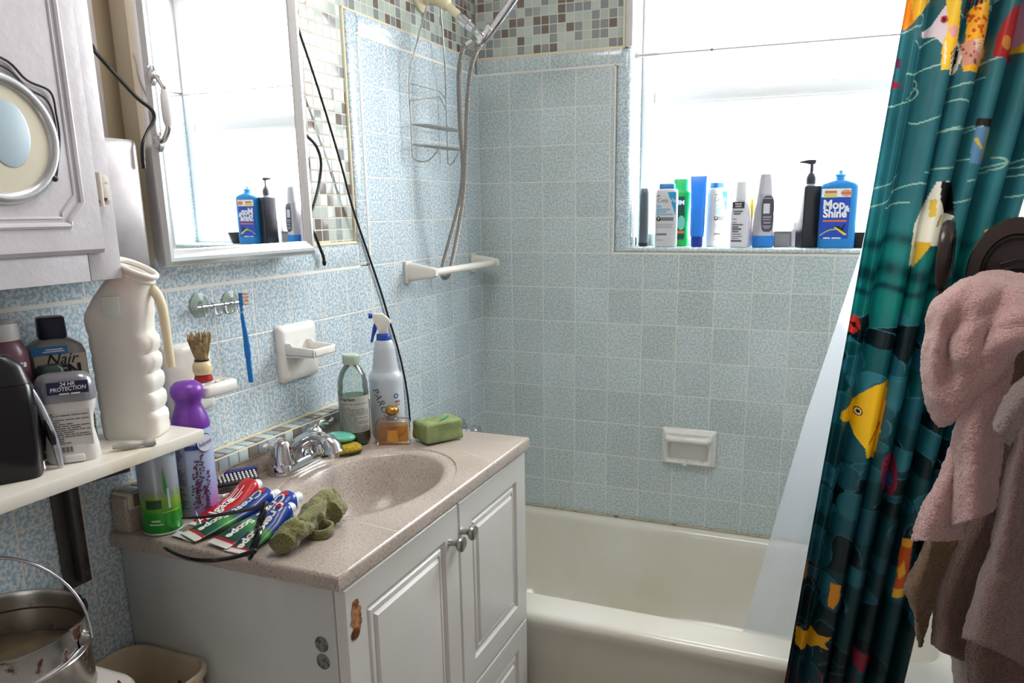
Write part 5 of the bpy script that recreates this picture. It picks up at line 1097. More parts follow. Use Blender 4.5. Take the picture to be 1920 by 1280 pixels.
text('IM', 0.018, print_white, wl_, fn=on_flat(0.003, 0.130, -0.0199), bold=0.0008)
patch(on_flat(0.002, 0.042, -0.0200), -0.008, 0.011, -0.004, 0.004, 'orange_tag', mat('orange_tag', 'c9702a', 0.5), wl_, 2, 2)
# blue squeeze bottle, cap down
t, k = sillthing('blue_squeeze_bottle', 'bright blue squeeze bottle standing on its cap', 'bottle', 1306, 0.045)
MB().rbox([(0.0, 0.032, 0.028, 0.010), (0.003, 0.034, 0.030, 0.012), (0.030, 0.036, 0.030, 0.012)], 6).build('cap', mat('deep_blue_cap', '1b3aa0', 0.3), t)
MB().rbox([(0.030, 0.040, 0.032, 0.014), (0.045, 0.042, 0.034, 0.015), (0.120, 0.044, 0.030, 0.014), (0.178, 0.046, 0.016, 0.007), (0.204, 0.048, 0.007, 0.003), (0.206, 0.047, 0.005, 0.002)], 6).build('body', mat('bright_blue', '2b86e8', 0.3, trans=0.15), t)
lt2 = lotion(1340, 0.070, 'second white lotion bottle with a blue cap, turned sideways beside the blue squeeze bottle', 0.052, 0.187, mat('lotion_white2', 'e6e6e6', 0.35), cer_b, add=0.75, d=0.040)
lotion_print(lt2, 0.052, 0.187, 0.040)
# white cream bottle with black print
t, k = sillthing('cream_bottle', 'white cream bottle with lines of black print in the middle of the sill', 'bottle', 1386, 0.040)
MB().rbox([(0, 0.054, 0.034, 0.013), (0.003, 0.057, 0.036, 0.014), (0.10, 0.056, 0.034, 0.014), (0.125, 0.048, 0.030, 0.013), (0.135, 0.034, 0.026, 0.012)], 6).build('body', mat('cream_white', 'e4e1ea', 0.35), t)
MB().lathe([(0, 0.134), (0.0165, 0.134), (0.0175, 0.137), (0.0165, 0.186), (0.013, 0.190), (0, 0.190)], 28).build('cap', mat('cap_white', 'ececee', 0.35), t)
fl = on_flat(0.0, 0.0, -0.0189)
patch(on_flat(0.0, 0.135 - 0.014, -0.0186), -0.024, 0.010, -0.009, 0.009, 'black_block', mat('block_gray', '3d3b40', 0.5), t, 2, 2)
text('beauty\ncream', 0.0068, print_white, t, fn=on_flat(-0.007, 0.121, -0.0192), bold=0.0002)
bars(fl, [(-0.022, 0.006, 0.103, 0.004), (-0.020, 0.000, 0.096, 0.004), (-0.022, -0.010, 0.081, 0.002), (-0.022, -0.010, 0.071, 0.002), (-0.022, 0.008, 0.065, 0.004), (-0.022, -0.004, 0.058, 0.004), (-0.022, 0.004, 0.052, 0.005), (-0.022, -0.004, 0.045, 0.004), (-0.022, 0.004, 0.038, 0.002), (-0.022, 0.006, 0.031, 0.002), (-0.022, -0.002, 0.025, 0.002)], 'small_print', print_gray, t)
bars(fl, [(-0.024, 0.006, 0.018, 0.0035)], 'bottom_bar', mat('indigo_bar', '2c2440', 0.5), t)
t, k = sillthing('yellow_razor', 'slim white stick with a yellow cap standing between the cream and the silver bottle', 'stick', 1405, 0.055, 0.0)
MB().tube([(0, 0, 0), (0.002, 0, 0.03), (0.001, 0, 0.083)], [0.0055, 0.006, 0.0065], 14).build('handle', mat('stick_white', 'd6d3d8', 0.35), t)
MB().rbox([(0.083, 0.012, 0.010, 0.004), (0.10, 0.013, 0.011, 0.004), (0.132, 0.012, 0.010, 0.004), (0.137, 0.008, 0.007, 0.003)], 4, c=(0.001, 0, 0)).build('cap', mat('yellow_cap', 'd8c33a', 0.35), t)
# silver and blue bottle
t, k = sillthing('silver_bottle', 'silver shampoo bottle with a wavy blue base and a dark oval label', 'bottle', 1429, 0.045, add=0.25)
MB().rbox([(0, 0.058, 0.036, 0.014), (0.003, 0.062, 0.039, 0.016), (0.033, 0.062, 0.039, 0.016)], 7).build('base', mat('base_blue', '2c7fd0', 0.3, 0.2), t)
MB().rbox([(0.033, 0.0615, 0.0385, 0.016), (0.10, 0.056, 0.037, 0.016), (0.135, 0.049, 0.035, 0.015), (0.150, 0.046, 0.033, 0.015)], 7).build('body', mat('silver_body', 'b9b7be', 0.25, 0.4), t)
MB().rbox([(0.150, 0.0465, 0.0335, 0.015), (0.19, 0.040, 0.030, 0.013), (0.206, 0.034, 0.026, 0.012), (0.208, 0.028, 0.020, 0.009)], 7).build('cap', mat('silver_cap', 'c4c2c8', 0.3, 0.3), t)
lw = MB().poly([(0.006 + 0.0175 * math.copysign(abs(math.cos(q)) ** 0.5, math.cos(q)), -0.0204, 0.095 + 0.051 * math.copysign(abs(math.sin(q)) ** 0.6, math.sin(q))) for q in [2 * PI * j / 40 for j in range(40)]]).build('label', mat('label_slate', '4c4a58', 0.4), t, recalc=False)
patch(on_flat(0.003, 0.110, -0.0209), -0.010, 0.008, -0.014, 0.014, 'white_sticker', mat('sticker_pale', 'd9d9dd', 0.5), lw, 2, 2)
bars(on_flat(0.003, 0, -0.0209), [(-0.010, 0.014, 0.139, 0.003), (-0.010, 0.014, 0.086, 0.004), (-0.010, 0.012, 0.079, 0.003), (-0.008, 0.012, 0.070, 0.004), (-0.010, 0.014, 0.060, 0.003), (-0.006, 0.010, 0.055, 0.003)], 'small_print', mat('label_pale', 'a7a3b0', 0.5), lw)
t, k = sillthing('gray_box', 'low gray plastic box on the sill behind the black pump bottle', 'box', 1465, 0.075)
MB().rbox([(0, 0.044, 0.03, 0.004), (0.002, 0.045, 0.031, 0.004), (0.038, 0.046, 0.032, 0.004)], 4).build('base', mat('box_gray', '908e90', 0.4), t)
MB().rbox([(0.038, 0.047, 0.033, 0.004), (0.044, 0.047, 0.033, 0.004), (0.0455, 0.044, 0.030, 0.003)], 4).build('lid', mat('box_lid', '6f6d70', 0.4), t)
t, k = sillthing('white_jar', 'small white plastic tube almost hidden left of the black pump bottle', 'jar', 1487, 0.085)
MB().lathe([(0, 0), (0.010, 0), (0.011, 0.002), (0.011, 0.050), (0, 0.052)], 20).build('body', mat('jar_white', 'd9dbe6', 0.35), t)
MB().lathe([(0, 0.051), (0.009, 0.051), (0.008, 0.070), (0, 0.071)], 20).build('cap', mat('cap_white', 'ececee', 0.35), t)
# black pump bottle
t, k = sillthing('pump_bottle', 'square black soap bottle with a black pump on the window sill', 'bottle', 1512, 0.050, add=0.42)
MB().rbox([(0, 0.049, 0.049, 0.003), (0.002, 0.051, 0.051, 0.004), (0.168, 0.051, 0.051, 0.004), (0.171, 0.047, 0.047, 0.004), (0.172, 0.025, 0.025, 0.004)], 4).build('body', mat('matte_black', '222126', 0.35), t)
MB().lathe([(0, 0.172), (0.0125, 0.172), (0.0125, 0.177), (0, 0.177)], 24).build('neck', mat('neck_white', 'cfcfd2', 0.4), t)
MB().lathe([(0, 0.177), (0.0145, 0.177), (0.0145, 0.181), (0.0135, 0.184), (0.0145, 0.187), (0.0135, 0.196), (0.010, 0.205), (0.005, 0.209), (0.0045, 0.232), (0, 0.232)], 28).build('pump_collar', mat('pump_gray', '38353d', 0.35), t)
MB().prism([(0.010, 0.231), (0.011, 0.243), (-0.010, 0.2435), (-0.030, 0.240), (-0.036, 0.235), (-0.030, 0.2345), (-0.016, 0.233), (-0.006, 0.230)], 'Y', -0.0065, 0.0065, 0.002).xf(Matrix.Rotation(-0.42, 4, 'Z')).build('pump_nozzle', mat('pump_gray', '38353d', 0.35), t)
# blue floor cleaner
t, k = sillthing('floor_cleaner_bottle', 'blue floor cleaner bottle with a large printed label at the right end of the sill', 'bottle', 1566, 0.040, add=0.02)
W = 0.100
MB().rbox([(0, W * 0.94, 0.046, 0.016), (0.004, W * 0.98, 0.050, 0.018), (0.12, W * 0.99, 0.050, 0.018), (0.165, W * 0.99, 0.050, 0.018), (0.174, W * 0.95, 0.048, 0.018), (0.181, W * 0.72, 0.042, 0.018), (0.186, W * 0.34, 0.034, 0.016), (0.190, 0.026, 0.026, 0.012)], 8).build('body', mat('cleaner_blue', '2286d0', 0.3), t, smooth=60)
MB().lathe([(0, 0.188), (0.0135, 0.188), (0.012, 0.194), (0.0155, 0.196), (0.0155, 0.201), (0.006, 0.203), (0.005, 0.212), (0, 0.213)], 28).build('cap', mat('cleaner_cap', '4aa6e6', 0.35), t)
y_ = -0.0256
lb = patch(on_flat(-0.006, 0.092, y_), -0.040, 0.036, -0.066, 0.070, 'label', mat('label_royal', '1d49b8', 0.4), t, 2, 2)
patch(on_flat(-0.006, 0.149, y_ - 0.0005), -0.040, 0.036, -0.010, 0.013, 'white_header', print_white, lb, 2, 2)
patch(on_flat(-0.020, 0.148, y_ - 0.0009), -0.020, 0.014, -0.010, 0.000, 'yellow_band', mat('pale_yellow_print', 'd8cf78', 0.5), lb, 2, 1)
bars(on_flat(-0.022, 0.153, y_ - 0.0010), [(-0.016, 0.015, 0.0, 0.007)], 'orange_print', mat('orange_print', 'd8733a', 0.5), lb)
MB().poly([(0.018 + 0.0145 * math.cos(q), y_ - 0.0009, 0.150 + 0.009 * math.sin(q)) for q in [2 * PI * j / 24 for j in range(24)]]).build('orange_seal', mat('peach_print', 'dca086', 0.5), lb, recalc=False)
bars(on_flat(0.018, 0.150, y_ - 0.0013), [(-0.012, 0.012, 0.0, 0.005)], 'seal_print', mat('orange_print', 'd8733a', 0.5), lb)
text('Mop', 0.034, print_white, lb, fn=on_flat(-0.012, 0.118, y_ - 0.0006), bold=0.0012, sx=0.92)
text('Shine', 0.031, print_white, lb, fn=on_flat(-0.008, 0.094, y_ - 0.0006), bold=0.0012, sx=0.92)
text('&', 0.022, print_white, lb, fn=on_flat(0.022, 0.107, y_ - 0.0008), bold=0.0010)
bars(on_flat(0, 0, y_ - 0.0006), [(-0.038, 0.024, 0.0745, 0.005)], 'orange_band', mat('orange_print', 'd8733a', 0.5), lb)
ar = MB().poly([(x, y_ - 0.0006, z) for x, z in [(-0.044 + 0.0 + q * 0.007, 0.036 + 0.017 * math.sin(min(1, q / 5.0) * PI / 2)) for q in range(7)] + [(-0.044 + q * 0.007, 0.0325 + 0.017 * math.sin(min(1, q / 5.0) * PI / 2)) for q in range(6, -1, -1)]]).build('yellow_sweep', mat('lime_sweep', 'b9c23a', 0.5), lb, recalc=False)
MB().poly([(x, y_ - 0.0010, z) for x, z in ((-0.008, 0.056), (-0.004, 0.058), (0.026, 0.039), (0.026, 0.036), (0.020, 0.035))]).build('mop_edge', mat('mop_yellow', 'd8cf2a', 0.5), lb, recalc=False)
MB().poly([(x, y_ - 0.0013, z) for x, z in ((-0.006, 0.060), (0.006, 0.060), (0.012, 0.054), (0.018, 0.066), (0.021, 0.065), (0.016, 0.050), (0.026, 0.042))]).build('mop_head', print_black, lb, recalc=False)
bars(on_flat(0, 0, y_ - 0.0006), [(-0.034, -0.016, 0.0275, 0.003), (-0.012, 0.012, 0.0275, 0.003)], 'small_print', print_white, lb)
# black dish to its right
p = sill(1618, 0.072)
t = thing('black_dish', 'black oval dish beside the blue floor cleaner bottle', 'dish', p, 0)
MB().loft([[(x_, y_, z_) for x_, y_ in rrect(w_, d_, 0.030, 7)] for z_, w_, d_ in ((0, 0.078, 0.062), (0.003, 0.084, 0.066), (0.040, 0.106, 0.080), (0.042, 0.106, 0.080), (0.041, 0.100, 0.074), (0.006, 0.080, 0.060), (0.005, 0.06, 0.045))]).build('dish', mat('dish_black', '1b1c22', 0.35), t, smooth=50)
MB().loft([[(x_, y_, z_) for x_, y_ in rrect(w_, d_, 0.012, 5)] for z_, w_, d_ in ((0.006, 0.058, 0.038), (0.012, 0.062, 0.042), (0.022, 0.060, 0.040), (0.026, 0.050, 0.032))]).build('contents', mat('beige_soap', 'c9a890', 0.5), t)
# ------------------------------------------------------------------ shower rod, liner, curtain
YC = -0.765
rod = thing('curtain_rod', 'chrome shower curtain rod running wall to wall above the tub', 'rod', (0, 0, 0))
MB().tube([(0.003, -0.735, 2.02), (XR - 0.003, -0.735, 2.02)], 0.0125, 18).build('rod', chrome, rod)
for x_, s_ in ((0.0, 1), (XR, -1)):
    MB().lathe([(0, s_ * 0.0015), (0.028, s_ * 0.0015), (0.028, s_ * 0.006), (0.016, s_ * 0.014), (0, s_ * 0.014)], 24, axis='X', c=(x_, -0.735, 2.02)).build('end_flange', chrome, rod)
def interp(tab, z):
    return np.interp(-np.asarray(z), [-a for a, b in tab], [b for a, b in tab])
XL = [(2.0, 1.205), (1.72, 1.184), (1.22, 1.141), (0.75, 1.099), (0.40, 1.069), (0.06, 1.042)]
XRt = [(2.0, 1.475), (1.75, 1.452), (1.37, 1.392), (0.88, 1.338), (0.58, 1.306), (0.42, 1.290), (0.06, 1.27)]
NU, NV = 320, 1400
U, V = np.meshgrid(np.linspace(0, 1, NU + 1), np.linspace(0, 1, NV + 1), indexing='ij')
Zc = 1.985 + (0.06 - 1.985) * V
xl, xr = interp(XL, Zc), interp(XRt, Zc)
ph = np.interp(U, [0, 0.06, 0.27, 0.36, 0.44, 0.52, 0.60, 0.70, 0.78, 0.90, 1.0], [0.8, 0.15, 0.85, 1.5, 2.0, 2.5, 3.0, 3.6, 4.0, 4.75, 5.2])
amp = 0.028 * (0.75 + 0.25 * np.sin(3 * V + 1)) * np.interp(U, [0, 0.05, 1], [0.6, 0.9, 1.0])
fold = amp * np.cos(ph * 2 * PI + 0.25 * np.sin(4 * V))
shear = 0.010 * np.sin(ph * 2 * PI * 1.0 + 0.6)
Xc = xl + (xr - xl) * U + shear * np.interp(U, [0, 0.08, 0.92, 1], [0, 1, 1, 0])
Yc_ = YC - fold * np.interp(U, [0, 0.27, 0.4, 1], [0.8, 1.1, 1.75, 1.75]) + 0.004 * np.sin(9 * V + 5 * U) + np.interp(Zc, [0.0, 0.5, 1.2, 2.0], [-0.028, -0.022, 0.0, 0.020])
# ---- printed sea scene, painted per vertex on the cloth
S_ = U * 1.0                                     # along the cloth
def vnoise(a, b, sc_, seed=0):                   # cheap smooth value noise
    r = np.random.RandomState(seed); g_ = r.rand(64, 64); x = a * sc_; y = b * sc_
    xi, yi = np.floor(x).astype(int), np.floor(y).astype(int); fx, fy = x - xi, y - yi
    fx, fy = fx * fx * (3 - 2 * fx), fy * fy * (3 - 2 * fy)
    q = lambda i, j: g_[(xi + i) % 64, (yi + j) % 64]
    return (q(0, 0) * (1 - fx) + q(1, 0) * fx) * (1 - fy) + (q(0, 1) * (1 - fx) + q(1, 1) * fx) * fy
C_ = np.zeros(U.shape + (3,))
L3 = lambda h: np.array(lin(h)[:3])
def stops(z, tab):
    zz = [a for a, b in tab][::-1]; cc = np.array([L3(b) for a, b in tab][::-1])
    return np.stack([np.interp(z, zz, cc[:, i]) for i in range(3)], -1)
C_[:] = stops(Zc, [(2.0, '34686f'), (1.55, '2e686f'), (1.38, '2a6d75'), (1.30, '157671'), (1.20, '11706a'), (1.12, '0c4d50'), (0.9, '0a363b'), (0.5, '07262b'), (0.06, '061c22')])
n1 = vnoise(S_, Zc, 9, 1); n2 = vnoise(S_, Zc, 40, 2)
C_ *= (0.72 + 0.5 * n1 + 0.12 * n2)[..., None]
def put(mask, colr, a=1.0):
    C_[mask] = C_[mask] * (1 - a) + L3(colr) * a
# smudgy dark bands where the water turns
for zb, wd in ((1.322, 0.010), (1.268, 0.012), (1.235, 0.006)):
    d = np.abs(Zc + 0.008 * np.sin(20 * S_) - zb) / wd; m = np.exp(-d * d) * (0.5 + n2) * np.interp(U, [0, 1], [1, 0.55]); m = np.clip(m, 0, 0.9)[..., None]
    C_[:] = C_ * (1 - m) + L3('0a3a3f') * m
# pale wave lines
rs = np.random.RandomState(4)
for k_ in range(46):
    u0, z0 = rs.uniform(0, 1), rs.uniform(1.34, 1.97); ln = rs.uniform(0.08, 0.28); am = rs.uniform(0.004, 0.014); fr_ = rs.uniform(8, 20)
    zz = z0 + am * np.sin((U - u0) * fr_) + rs.uniform(-0.06, 0.06) * (U - u0); m = (np.abs(Zc - zz) < 0.0014) & (np.abs(U - u0) < ln / 2); put(m, 'a9cdb8', 0.75)
    if k_ % 3 == 0:
        rr_ = np.hypot((U - u0 - ln / 2) * 0.25, Zc - z0 - am * math.sin(ln / 2 * fr_) - 0.010); put((np.abs(rr_ - 0.010) < 0.0014) & (U > u0 + ln / 2 - 0.004), 'a9cdb8', 0.7)
# boulders of the reef below
for k_ in range(230):
    u0, z0 = rs.uniform(-0.03, 1.03), rs.uniform(0.05, 1.19); a_, b_ = rs.uniform(0.03, 0.11), rs.uniform(0.012, 0.034)
    rr_ = ((U - u0) / a_) ** 2 + ((Zc - z0 - 0.02 * (U - u0)) / b_) ** 2
    dk = rs.rand() < 0.48; zf = np.interp(z0, [0.1, 0.6, 1.15], [0.28, 0.5, 1.0])
    body = L3('06181d') if dk else L3(['1d5f6b', '2a6f7c', '195563'][k_ % 3]) * zf
    rim = L3('3f8290') * zf * 0.9
    m = rr_ < 1.0; C_[m] = body * (0.85 + 0.3 * n2[m])[:, None]
    m = (rr_ > 0.86) & (rr_ < 1.0) & (Zc > z0 - b_ * 0.2); C_[m] = rim
# fish
def inpoly(px_pts):
    P_ = [Y(a, b, YC) for a, b in px_pts]; xs = [p.x for p in P_]; zs = [p.z for p in P_]
    ins = np.zeros(U.shape, bool); n = len(xs); j = n - 1
    box = (Xc > min(xs)) & (Xc < max(xs)) & (Zc > min(zs)) & (Zc < max(zs))
    for i in range(n):
        c = ((zs[i] > Zc) != (zs[j] > Zc)) & (Xc < (xs[j] - xs[i]) * (Zc - zs[i]) / (zs[j] - zs[i] + 1e-12) + xs[i]); ins ^= c; j = i
    return ins & box
def fish(pts, c, a=1.0): put(inpoly(pts), c, a)
def spot(px, py, rx, ry, c):
    fish([(px + rx * math.cos(q), py + ry * math.sin(q)) for q in [2 * PI * j / 22 for j in range(22)]], c)
def stroke(pts, w_, c):
    for (a, b) in zip(pts, pts[1:]):
        d = Vector((b[0] - a[0], b[1] - a[1])); n = Vector((-d.y, d.x)).normalized() * w_ / 2
        fish([(a[0] + n.x, a[1] + n.y), (b[0] + n.x, b[1] + n.y), (b[0] - n.x, b[1] - n.y), (a[0] - n.x, a[1] - n.y)], c)
fish([(1690, -10), (1748, -10), (1728, 24), (1712, 40), (1694, 52)], 'e08a2a'); fish([(1712, -10), (1748, -10), (1728, 24), (1714, 36)], 'f0c040')
fish([(1730, 53), (1748, 44), (1764, 22), (1778, 4), (1792, 40), (1790, 78), (1768, 88), (1754, 68), (1734, 64)], 'dcc8ce')
fish([(1774, -10), (1802, -10), (1798, 40), (1795, 80), (1788, 133), (1762, 135), (1765, 88), (1776, 58)], 'f0be32')
stroke([(1771, 80), (1769, 124)], 3, 'e8e0d0'); spot(1786, 62, 8, 12, 'd89a94'); spot(1770, 37, 6, 8, 'c22a3a'); spot(1770, 37, 3, 5, '1b1418')
fish([(1778, 142), (1784, 100), (1798, 74), (1801, 112), (1790, 138)], 'e8e4da')
for q in range(5): stroke([(1796, 84 + q * 4), (1780 + q, 106 + q * 8)], 2.2, '1b1a1a')
fish([(1814, 24), (1850, -10), (1846, 98), (1830, 140), (1800, 140), (1806, 92)], 'eba820'); fish([(1800, 84), (1822, 80), (1838, 100), (1828, 128), (1800, 128)], 'c98f7c')
for q in range(26): spot(rs.uniform(1812, 1846), rs.uniform(0, 76), 2.6, 3.4, 'c23a1c')
for q in range(9): spot(rs.uniform(1802, 1830), rs.uniform(88, 126), 2.0, 2.6, '6a3a3a')
for q in range(7): stroke([(1816 + q * 4, 20 - q), (1822 + q * 4, -8)], 2, '161616'); 
for q in range(6): stroke([(1822, 84 + q * 3), (1842, 78 + q * 6)], 1.8, 'e6dfd2')
fish([(1874, 50), (1892, 24), (1908, 18), (1894, 118), (1856, 113), (1864, 76)], '9c1c1e'); spot(1880, 88, 9, 13, 'b5742a')
fish([(1908, 16), (1925, -10), (1940, -10), (1935, 108), (1896, 98)], 'b98a98'); fish([(1896, 92), (1935, 80), (1935, 108), (1896, 100)], 'd8b02a')
fish([(1826, 226), (1860, 226), (1858, 240), (1824, 240)], '281a1e'); fish([(1824, 242), (1858, 242), (1842, 310), (1810, 308)], '5d86a8'); stroke([(1850, 246), (1838, 300)], 7, 'b3a02c'); stroke([(1822, 262), (1834, 282)], 6, 'd0b040')
fish([(1752, 342), (1776, 340), (1784, 402), (1764, 462), (1736, 458), (1702, 502), (1712, 420), (1736, 372)], 'e9e4d4'); fish([(1760, 342), (1784, 342), (1784, 404), (1768, 398), (1758, 374)], '120e10')
fish([(1740, 376), (1752, 372), (1750, 404), (1738, 408)], 'e0b83a'); fish([(1716, 452), (1742, 452), (1738, 462), (1708, 500)], 'e0b020'); stroke([(1762, 402), (1752, 424)], 5, 'b98a3a')
fish([(1684, 104), (1692, 104), (1690, 122), (1682, 122)], '6a2244'); fish([(1676, 146), (1690, 154), (1680, 162), (1674, 160)], 'a01f3c')
fish([(1838, 430), (1872, 424), (1886, 404), (1880, 440), (1846, 452)], 'd8a31f'); fish([(1866, 428), (1886, 404), (1882, 432)], '5a3024')
fish([(1576, 775), (1582, 766), (1590, 760), (1610, 738), (1640, 716), (1664, 708), (1658, 752), (1649, 802), (1636, 852), (1624, 849), (1622, 832), (1602, 812), (1591, 790), (1583, 786), (1576, 784)], 'e6b516')
spot(1608, 768, 9, 8, '2a2418'); spot(1608, 768, 7, 6, 'dcd6b0'); spot(1608, 768, 4, 3.6, '14120f')
for q in range(4): stroke([(1628 + q * 5, 826 - q * 9), (1634 + q * 5, 812 - q * 9)], 2.2, 'a83a14')
fish([(1586, 604), (1600, 590), (1612, 600), (1613, 614), (1600, 628), (1588, 620)], 'c23a2e'); spot(1601, 609, 4, 5, '1a0e0e'); stroke([(1590, 600), (1612, 620)], 2.5, '1a0e0e')
spot(1665, 878, 15, 40, '7e2a3e'); spot(1664, 890, 7, 16, '4a5f92')
for q in range(5): stroke([(1656, 850 + q * 12), (1672, 858 + q * 10)], 2.2, '3a1a28')
fish([(1690, 994), (1708, 990), (1702, 1040), (1694, 1092), (1670, 1099), (1678, 1060), (1684, 1020)], 'b84a16'); fish([(1690, 994), (1708, 990), (1706, 1006), (1688, 1008)], 'd8922a'); fish([(1672, 1084), (1694, 1078), (1692, 1094), (1670, 1099)], 'd8a32a'); fish([(1680, 1050), (1692, 1030), (1694, 1052), (1682, 1066)], 'd89a30')
fish([(1558, 1082), (1578, 1082), (1574, 1110), (1562, 1126), (1552, 1123)], 'c9801c'); fish([(1493, 1170), (1520, 1172), (1534, 1180), (1560, 1176), (1546, 1190), (1556, 1199), (1532, 1198), (1520, 1207), (1491, 1203)], 'c28e16')
fish([(1596, 1196), (1626, 1200), (1634, 1226), (1612, 1233), (1598, 1222)], '7a2432'); fish([(1505, 1050), (1516, 1042), (1512, 1080), (1502, 1086)], '8f5a2a')
for q in range(7): stroke([(1470 + q * 22 + 6, 1290), (1478 + q * 20, 1240 + (q % 3) * 12)], 5, ['5a1f28', '46202e', '6b3038'][q % 3])
# ---- mesh
verts = np.stack([Xc, Yc_, Zc], -1).reshape(-1, 3)
idx = np.arange((NU + 1) * (NV + 1)).reshape(NU + 1, NV + 1)
quads = np.stack([idx[:-1, :-1], idx[1:, :-1], idx[1:, 1:], idx[:-1, 1:]], -1).reshape(-1, 4)
me = bpy.data.meshes.new('curtain_cloth')
me.from_pydata(verts.tolist(), [], quads.tolist())
ca_ = me.color_attributes.new('print', 'FLOAT_COLOR', 'POINT')
ca_.data.foreach_set('color', np.concatenate([C_.reshape(-1, 3), np.ones((len(verts), 1))], 1).astype(np.float32).ravel())
me.polygons.foreach_set('use_smooth', [True] * len(me.polygons))
t = NT('printed_curtain'); at_ = t.n('ShaderNodeAttribute', attribute_name='print')
b_ = t.n('ShaderNodeBsdfPrincipled', i_Base_Color=(at_, 0), i_Roughness=0.38); tl_ = t.n('ShaderNodeBsdfTranslucent', i_Color=(at_, 0))
me.materials.append(t.out(t.n('ShaderNodeMixShader', i_0=0.22, i_1=b_, i_2=tl_)))
cu_ = thing('shower_curtain', 'teal shower curtain printed with tropical fish, bunched in folds', 'curtain', (0, 0, 0))
co = bpy.data.objects.new('curtain_cloth', me); COL.objects.link(co); co.parent = cu_
for k_ in range(7):
    x_ = 1.215 + k_ * 0.041
    MB().tube([(x_, -0.735 + 0.021 * math.cos(q), 2.015 + 0.024 * math.sin(q)) for q in [2 * PI * j / 24 for j in range(24)]], 0.002, 8, closed=True).build('curtain_ring', chrome, cu_)
# ---- translucent liner hanging inside the tub
LXL = [(2.0, 1.225), (1.30, 1.150), (0.94, 1.068), (0.60, 1.003), (0.42, 0.968), (0.22, 0.93)]
LXR = [(2.0, 1.512), (1.2, 1.49), (0.42, 1.34), (0.2, 1.24)]
t = NT('frosted_liner'); a = t.n('ShaderNodeBsdfTransparent'); d_ = t.n('ShaderNodeBsdfTranslucent'); e = t.n('ShaderNodeBsdfPrincipled', i_Roughness=0.3)
d_.inputs[0].default_value = lin('dde3ea'); e.inputs['Base Color'].default_value = lin('d5dbe2')
m1 = t.n('ShaderNodeMixShader', i_0=0.5, i_1=d_, i_2=e); liner_m = t.out(t.n('ShaderNodeMixShader', i_0=0.62, i_1=a, i_2=m1))
def lfn(i, j):
    z = 1.99 + (0.20 - 1.99) * j; x0, x1 = float(interp(LXL, z)), float(interp(LXR, z)); x = x0 + (x1 - x0) * i
    y0 = float(np.interp(z, [0.2, 0.42, 1.3, 2.0], [-0.495, -0.522, -0.640, -0.678]))
    f = 0.010 * math.sin(i * 26 + 1.2) * min(1, i * 4) * (1 if z > 0.5 else 0.6)
    return (x, y0 + f + 0.003 * math.sin(7 * j), z)
ln_ = MB().grid(lfn, 90, 70).build('shower_liner', liner_m, smooth=80)
tag(ln_, 'translucent white plastic shower liner hanging inside the tub behind the fish curtain', 'curtain')
# ------------------------------------------------------------------ towels on a swing-arm rail
rl = thing('towel_rail', 'chrome towel rail on the right wall, buried under the towels', 'towel rail', (0, 0, 0))
MB().b2((XR - 0.012, -1.11, 1.15), (XR - 0.001, -0.97, 1.30), 0.003).build('wall_plate', chrome, rl)
RA = [((XR - 0.01, -1.02, 1.268), (1.290, -0.985, 1.262)), ((XR - 0.01, -0.985, 1.198), (1.272, -0.895, 1.196))]
for a, b in RA: MB().tube([a, b], 0.0055, 12).build('arm', chrome, rl)
def drape(name, label, layers, m, cat='towel', amp=0.0022, th=0.006, seed=0, nu=70, nv=100, ridge=0.0):
    root = thing(name, label, cat, (0, 0, 0), group='towels heaped on the rail')
    for li, (curves, lname, lm) in enumerate(layers):
        rows = [cr([Y(px, py, yy) for px, py, yy in c], 10) for c in curves]
        def samp(r_, j):
            q = j * (len(r_) - 1); k = min(int(q), len(r_) - 2); return r_[k].lerp(r_[k + 1], q - k)
        grid = [[None] * (nv + 1) for _ in range(nu + 1)]
        for j in range(nv + 1):
            ln = cr([samp(r_, j / nv) for r_ in rows], 12)
            for i in range(nu + 1):
                q = i / nu * (len(ln) - 1); k = min(int(q), len(ln) - 2); grid[i][j] = ln[k].lerp(ln[k + 1], q - k)
        mb = MB(); mb.grid(lambda a, b: grid[round(a * nu)][round(b * nv)], nu, nv)
        mb.bm.normal_update()
        for v in mb.bm.verts:
            n_ = noise.noise(v.co * 22 + Vector((seed, li, 0))) * amp + noise.noise(v.co * 60 + Vector((seed, li, 3))) * amp * 0.35 + noise.noise(v.co * 300) * 0.0008
            if ridge and li == 0:
                p_ = -0.50 * v.co.x + 0.86 * v.co.z + 0.012 * noise.noise(v.co * 9); q_ = 0.5 + 0.5 * math.sin(2 * PI * p_ / 0.066 + 0.8 + 1.6 * noise.noise(v.co * 6))
                n_ += ridge * (q_ ** 2 - 0.35) * min(1.0, max(0.0, (1.275 - v.co.z) / 0.03)) * min(1.0, max(0.0, (v.co.x - 1.232) / 0.05))
            v.co += v.normal * n_ * 2
        o = mb.build(lname, lm or m, root, smooth=180, recalc=False)
        md = o.modifiers.new('thick', 'SOLIDIFY'); md.thickness = th; md.offset = 0
    return root
pink = terry('terry_pink', 'd9b3ae', 'b98d8a', 0.5); mauve = terry('terry_mauve', '8f7570', '6d5450', 0.4); brown = terry('terry_brown', '7a5f53', '55403a', 0.35); gray_t = terry('terry_gray', '9c8a86', '7a6a67', 0.4); tanc = terry('terry_tan', '8a6f52', '5f4a36', 0.3); white_t = terry('terry_white', 'c9bfb8', 'a89d96', 0.4)
Y1 = -1.06
